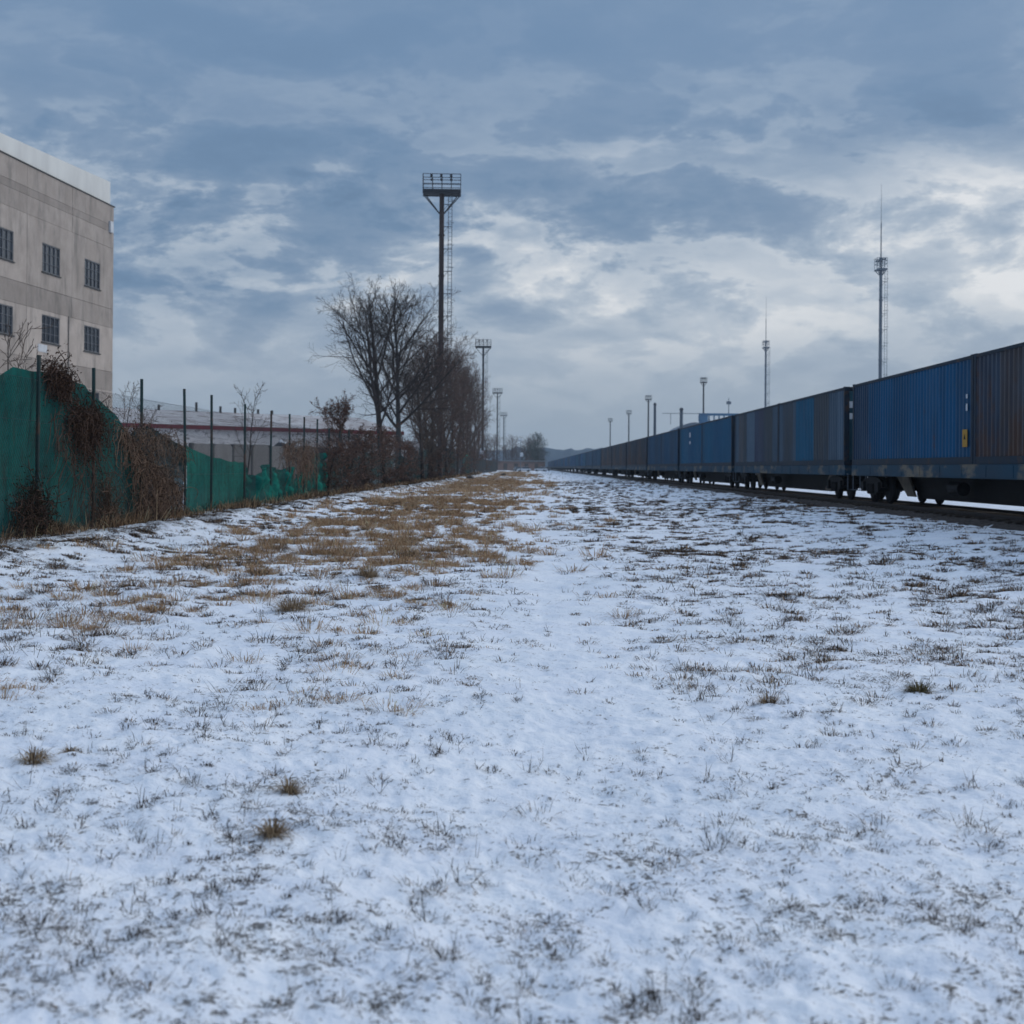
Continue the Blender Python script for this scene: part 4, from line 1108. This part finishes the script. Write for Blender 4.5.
def shed():
    A = TG(416, 170); t = thing('shed', 'pale plastered shed glimpsed between trunks left of the tall mast', 'shed', A, .25)
    MB().bb(-2.4, 2.4, 0, 5, -.2, 4.0).build('wall', MAT['plaster'], t)
    MB().box((-.6, -.02, 2.2), (1.0, .06, 1.2)).build('window', MAT['glass'], t)
    MB().bb(-2.7, 2.7, -.3, 5.3, 4.0, 4.35).build('roof', MAT['roofsnow'], t)
shed()
def panel_wall():
    A = G(192, 70); B = G(335, 84); v = B - A; Ln = v.length; rz = math.atan2(v.y, v.x); n = 8
    t = thing('concrete_wall', 'grey concrete panel wall behind the green nets', 'wall', (A.x, A.y, .1), rz)
    pn = MB(); w = Ln / n; rnd = random.Random(3)
    for k in range(n):
        q = .22 * rnd.uniform(.75, 1.2); pn.col = (q, q * .96, q * .94); h = 2.42 + rnd.uniform(-.05, .05); y = rnd.uniform(-.02, .02)
        x0, x1 = k * w + .06, (k + 1) * w - .06
        prof = [(x0, -.3), (x1, -.3), (x1, h - .18), (x1 - .25, h), (x0 + .25, h), (x0, h - .18)]
        pn.prism(prof, lambda a, c, y=y: (a, y, c), lambda a, c, y=y: (a, y + .12, c))
    pn.build('panel', MAT['conc'], t)
    for k in range(n + 1): MB().box((k * w, .06, 1.1), (.16, .2, 2.7)).build('post', MAT['joint'], t)
panel_wall()
def heap():
    mb = MB(); n = 22; m_ = 12; vs = []
    for i in range(n):
        for k in range(m_):
            u, v = i / (n - 1), k / (m_ - 1)
            h = (math.sin(math.pi * u) ** .5) * (math.sin(math.pi * v) ** .6)
            vs.append(((u - .5) * 4.2, (v - .5) * 3, h * (2.9 + .9 * float(fbm(u * 5, v * 4, 4, 3) - .5) * 2) - .05))
    mb.add(vs, [(i * m_ + k, (i + 1) * m_ + k, (i + 1) * m_ + k + 1, i * m_ + k + 1) for i in range(n - 1) for k in range(m_ - 1)])
    m, nt = mk('tarpaulin'); b = NB(nt); nn = b.n('ShaderNodeNewGeometry').outputs['Normal']; z = b.n('ShaderNodeSeparateXYZ', {0: nn}).outputs[2]
    f = b.mr(b.math('ADD', b.math('MULTIPLY', z, .5), b.math('MULTIPLY', b.noise(b.n('ShaderNodeTexCoord').outputs['Object'], 1.5, 5), .6)), .72, .8)
    b.out(b.n('ShaderNodeBsdfPrincipled', {'Base Color': b.mix(f, (.02, .02, .026), (.7, .72, .76)), 'Roughness': .6}).outputs[0])
    o = mb.build('tarpaulin_heap', m, smooth=True); o.location = TG(283, 90); o.location.z = -.05
    tag(o, 'dark tarpaulin-covered heap patched with snow behind the concrete panel wall', 'heap')
heap()

# ---------------------------------------------------------------- far things
MAT['brick'] = simple('chimney_skin', (.05, .07, .09), (.035, .05, .07), 1, .8)
def chimney(label, px_, py0, d, r):
    g = MG(px_, d); h = mh(px_, py0, d); t = thing('chimney', label, 'chimney', g, 0, 'chimneys behind the train')
    MB().tube([(0, 0, -.2), (0, 0, h)], [r * 1.25, r], 14).build('stack', MAT['brick'], t)
    MB().tube([(0, 0, h - .8), (0, 0, h - .35)], r * 1.25, 14).build('rim', MAT['mastd'], t)
chimney('slim dark chimney left of the stout one behind the train', 654.5, 403, 470, .42)
chimney('stout dark blue chimney above the fourth wagon', 681, 408, 460, .52)
MAT['crane'] = simple('crane_blue', (.03, .13, .24), (.04, .11, .2), .6, .5)
def gantry():
    d = 420; g = MG(712, d); t = thing('gantry_crane', 'blue gantry crane rising above the bright blue container', 'crane', g, 0)
    z1 = mh(712, 413.5, d); z0 = z1 - 2.6
    gi = MB().bb(-4, 8, -.6, .6, z0 + 1.9, z1); gi.bb(-4, 8, -.6, .6, z0 - .3, z0 + .4)
    for k in range(9): xx = -4 + k * 1.5; gi.bb(xx - .14, xx + .14, -.55, .55, z0 + .4, z0 + 1.9)
    gi.build('girder', MAT['crane'], t)
    for xx in (-3.4, 7.4):
        for s in (-1, 1): MB().tube([(xx, s * 3.2, 0), (xx, s * .5, z0)], .3, 6).build('leg', MAT['crane'], t)
    MB().bb(-3.9, -1.5, -1.4, -.62, z0 - .5, z0 + 2.0).build('cabin', MAT['crane'], t)
    MB().tube([(-15, 0, z1 - .1), (-4, 0, z1 - .1)], .1, 5).build('boom', MAT['steel'], t)
    for xx in (-9, -12.5): MB().tube([(xx, 0, z1 - 3.4), (xx, 0, z1)], .09, 5).build('strut', MAT['steel'], t)
gantry()
def hall():
    d = 480; g = MG(692, d); h = mh(692, 422.5, d); t = thing('arched_hall', 'bluish hall with a rounded roof behind the third wagon', 'hall', g, 0)
    MB().bb(-5.2, 7, 0, 25, -.2, h - 2.2).build('wall', MAT['crane'], t)
    prof = [(-5.2 + 12.2 * k / 12, h - 2.2 + 2.2 * math.sin(math.pi * k / 12)) for k in range(13)]
    MB().prism(prof, lambda a, c: (a, -.2, c), lambda a, c: (a, 25.2, c)).build('roof', MAT['steel'], t)
hall()
def thin_mast():
    d = 420; g = MG(728.3, d); t = thing('antenna', 'thin antenna mast with a small cross head above the bright blue container', 'antenna', g); h = mh(728, 398, d)
    MB().tube([(0, 0, 0), (0, 0, h)], [.2, .12], 6).build('pole', MAT['steel'], t)
    MB().box((0, 0, h - 1.5), (1.4, .4, .9)).build('aerial', MAT['steel'], t)
thin_mast()
# street lamp with white lamp head near the end of the street
d = 420; g = MG(520.5, d); t = thing('street_lamp', 'street lamp with a pale head at the far end of the track yard', 'street lamp', g); h = mh(520, 440, d)
MB().tube([(0, 0, 0), (0, 0, h - .2)], [.13, .09], 8).build('pole', MAT['steel'], t)
MB().tube([(0, 0, h - .35), (0, 0, h - .15), (0, 0, h + .2), (0, 0, h + .4)], [.2, .8, .75, .25], 12).build('lamp_head', MAT['white'], t)
MB().box((.3, -.2, mh(520, 454.5, d)), (.9, .05, 1.2)).build('sign_panel', MAT['white'], t)
# cars
MAT['carw'] = simple('white_car_paint', (.6, .62, .65), (.55, .57, .6), 2, .35)
MAT['card'] = simple('dark_car_paint', (.03, .04, .055), (.04, .045, .06), 2, .35)
MAT['tyre'] = simple('tyre_rubber', (.015, .015, .017), (.02, .02, .02), 3, .9)
def car(label, px_, d, rz, paint):
    g = MG(px_, d); t = thing('parked_car', label, 'car', (g.x, g.y, .05), rz, 'vehicles at the far end of the yard')
    low = [(-2.15, .35), (-2.1, .75), (-1.9, .92), (1.1, .95), (2.05, .78), (2.15, .35)]
    MB().prism(low, lambda a, c: (-.86, a, c), lambda a, c: (.86, a, c)).build('body', MAT[paint], t)
    up = [(-1.75, .93), (-1.35, 1.42), (.3, 1.46), (1.1, .94)]
    MB().prism(up, lambda a, c: (-.74, a, c), lambda a, c: (.74, a, c)).build('windows', MAT['glass'], t)
    MB().bb(-.7, .7, -1.3, .25, 1.45, 1.5).build('roof', MAT[paint], t)
    for s in (-1, 1):
        for yy in (-1.35, 1.35):
            w = MB().disc((s * .78, yy, .32), .32, .2, 'X', 14).build('wheel', MAT['tyre'], t)
        for yy in (-2.14, 2.14): MB().box((s * .62, yy, .66), (.3, .05, .14)).build('headlight' if yy > 0 else 'tail_light', MAT['lampglass'], t)
car('white parked car under the street lamp at the far end of the yard', 524, 440, 1.75, 'carw')
car('white parked car beside the far end of the train', 541, 470, 1.2, 'carw')
car('small dark parked car left of the white one under the street lamp', 517, 450, .2, 'card')
car('dark parked car closest to the last wagon', 545.5, 480, .3, 'card')
def long_shed():
    d = 520; A = G(498, d); B = G(545, d + 30); v = B - A; rz = math.atan2(v.y, v.x); t = thing('long_shed', 'low brownish shed closing the far end of the yard', 'shed', (A.x, A.y, 0), rz); L = v.length
    MB().bb(0, L, 0, 9, -.2, 3.6).build('wall', MAT['shedw'], t); MB().bb(-.3, L + .3, -.4, 9.4, 3.6, 3.95).build('roof', MAT['steel'], t)
    for k in range(4): MB().box((L * (.15 + k * .22), -.03, 1.4), (2.6, .1, 2.8)).build('door', MAT['mastd'], t)
MAT['shedw'] = simple('shed_wall', (.16, .11, .10), (.12, .09, .085), .6, .9)
long_shed()
for k, (px_, dd, s, lab) in enumerate(((507, 560, 1.0, 'bare far tree directly right of the farthest left mast'), (512, 540, 1.05, 'bare far tree left of the street lamp'), (516, 580, .95, 'small far tree behind the street lamp'),
        (527, 560, 1.05, 'far bare tree just right of the street lamp'), (532, 590, 1.1, 'far bare tree in the middle of the clump at the end of the yard'), (536, 575, 1.15, 'far dense tree in the clump at the end of the yard'),
        (542, 600, .95, 'far low tree closest to the end of the train'), (522, 600, .8, 'low far tree behind the white parked car'))):
    tcopy(base2 if k % 2 else base1, px_, dd, s, k * 1.3, lab)
PC = dict(wig=.05, up=-.02, kids=(60, 8, 4), t0=.08, ang=(1.2, 1.5), ratio=(.3, .4, .5), rmin=.03)
MAT['needle'] = simple('needles', (.03, .05, .04), (.04, .055, .045), 3, .9)
sp = tree('spruce', 'tall narrow far spruce with a pointed top in the clump by the train end', 'tree', TG(538.5, 555), 61, 15.0, .22, PC, 3, (0, 0, 1), 'bark', 'needle', 'far trees at the end of the yard')
tcopy(sp, 528.5, 570, .82, 2, 'shorter far spruce near the street lamp')
# dark lumps at the edge of the grass
def lump(label, px_, py_, r):
    d = EYE * F / (py_ - hor(px_)); g = TG(px_, d); mb = MB(); n, m_ = 9, 14; vs = []
    for i in range(n):
        for k in range(m_):
            a = math.pi / 2 * i / (n - 1); b_ = 2 * math.pi * k / m_; q = r * (.8 + .5 * float(fbm(i * .9 + k * .7, k * .5, 6, 3)))
            vs.append((q * math.cos(a) * math.cos(b_), q * math.cos(a) * math.sin(b_), q * .75 * math.sin(a) - .05))
    mb.add(vs, [(i * m_ + k, i * m_ + (k + 1) % m_, (i + 1) * m_ + (k + 1) % m_, (i + 1) * m_ + k) for i in range(n - 1) for k in range(m_)])
    o = mb.build('earth_mound', MAT['soil'], smooth=True); o.location = g; tag(o, label, 'mound', 'dark mounds beside the fence')
MAT['soil'] = simple('dark_soil', (.03, .026, .024), (.06, .05, .045), 6, .95, .5)
lump('dark low mound of earth at the roadside past the tall mast', 470, 479.3, .45)
lump('small dark mound of earth far along near the third mast', 503.5, 475.5, .55)

# hills
def hills():
    mb = MB(); xs = np.linspace(-1350, 1350, 700); rows = [(0, 0), (25, .55), (60, .9), (110, 1.0), (200, .3)]
    vs = []
    for x_ in xs:
        r0 = math.sqrt(max(1420.0 ** 2 - x_ * x_, 0)); h = 13 + 9 * float(fbm(x_ / 240.0, .5, 3, 4)) + 5 * float(vn(x_ / 9.0, .3, 5)) + 3 * float(vn(x_ / 3.7, 1.3, 7))
        u = Vector((x_, r0, 0)).normalized()
        for dd, k in rows: q = u * (1380 + dd * .8); vs.append((q.x, q.y, -.5 + h * k))
    n = len(rows)
    mb.add(vs, [(i * n + k, (i + 1) * n + k, (i + 1) * n + k + 1, i * n + k + 1) for i in range(len(xs) - 1) for k in range(n - 1)])
    tag(mb.build('hills', MAT['wood']), kind='structure')
MAT['wood'] = simple('haze_blue_woodland', (.03, .065, .105), (.05, .085, .12), .02, .95)  # blue of the distant haze is put into the woodland colour
hills()
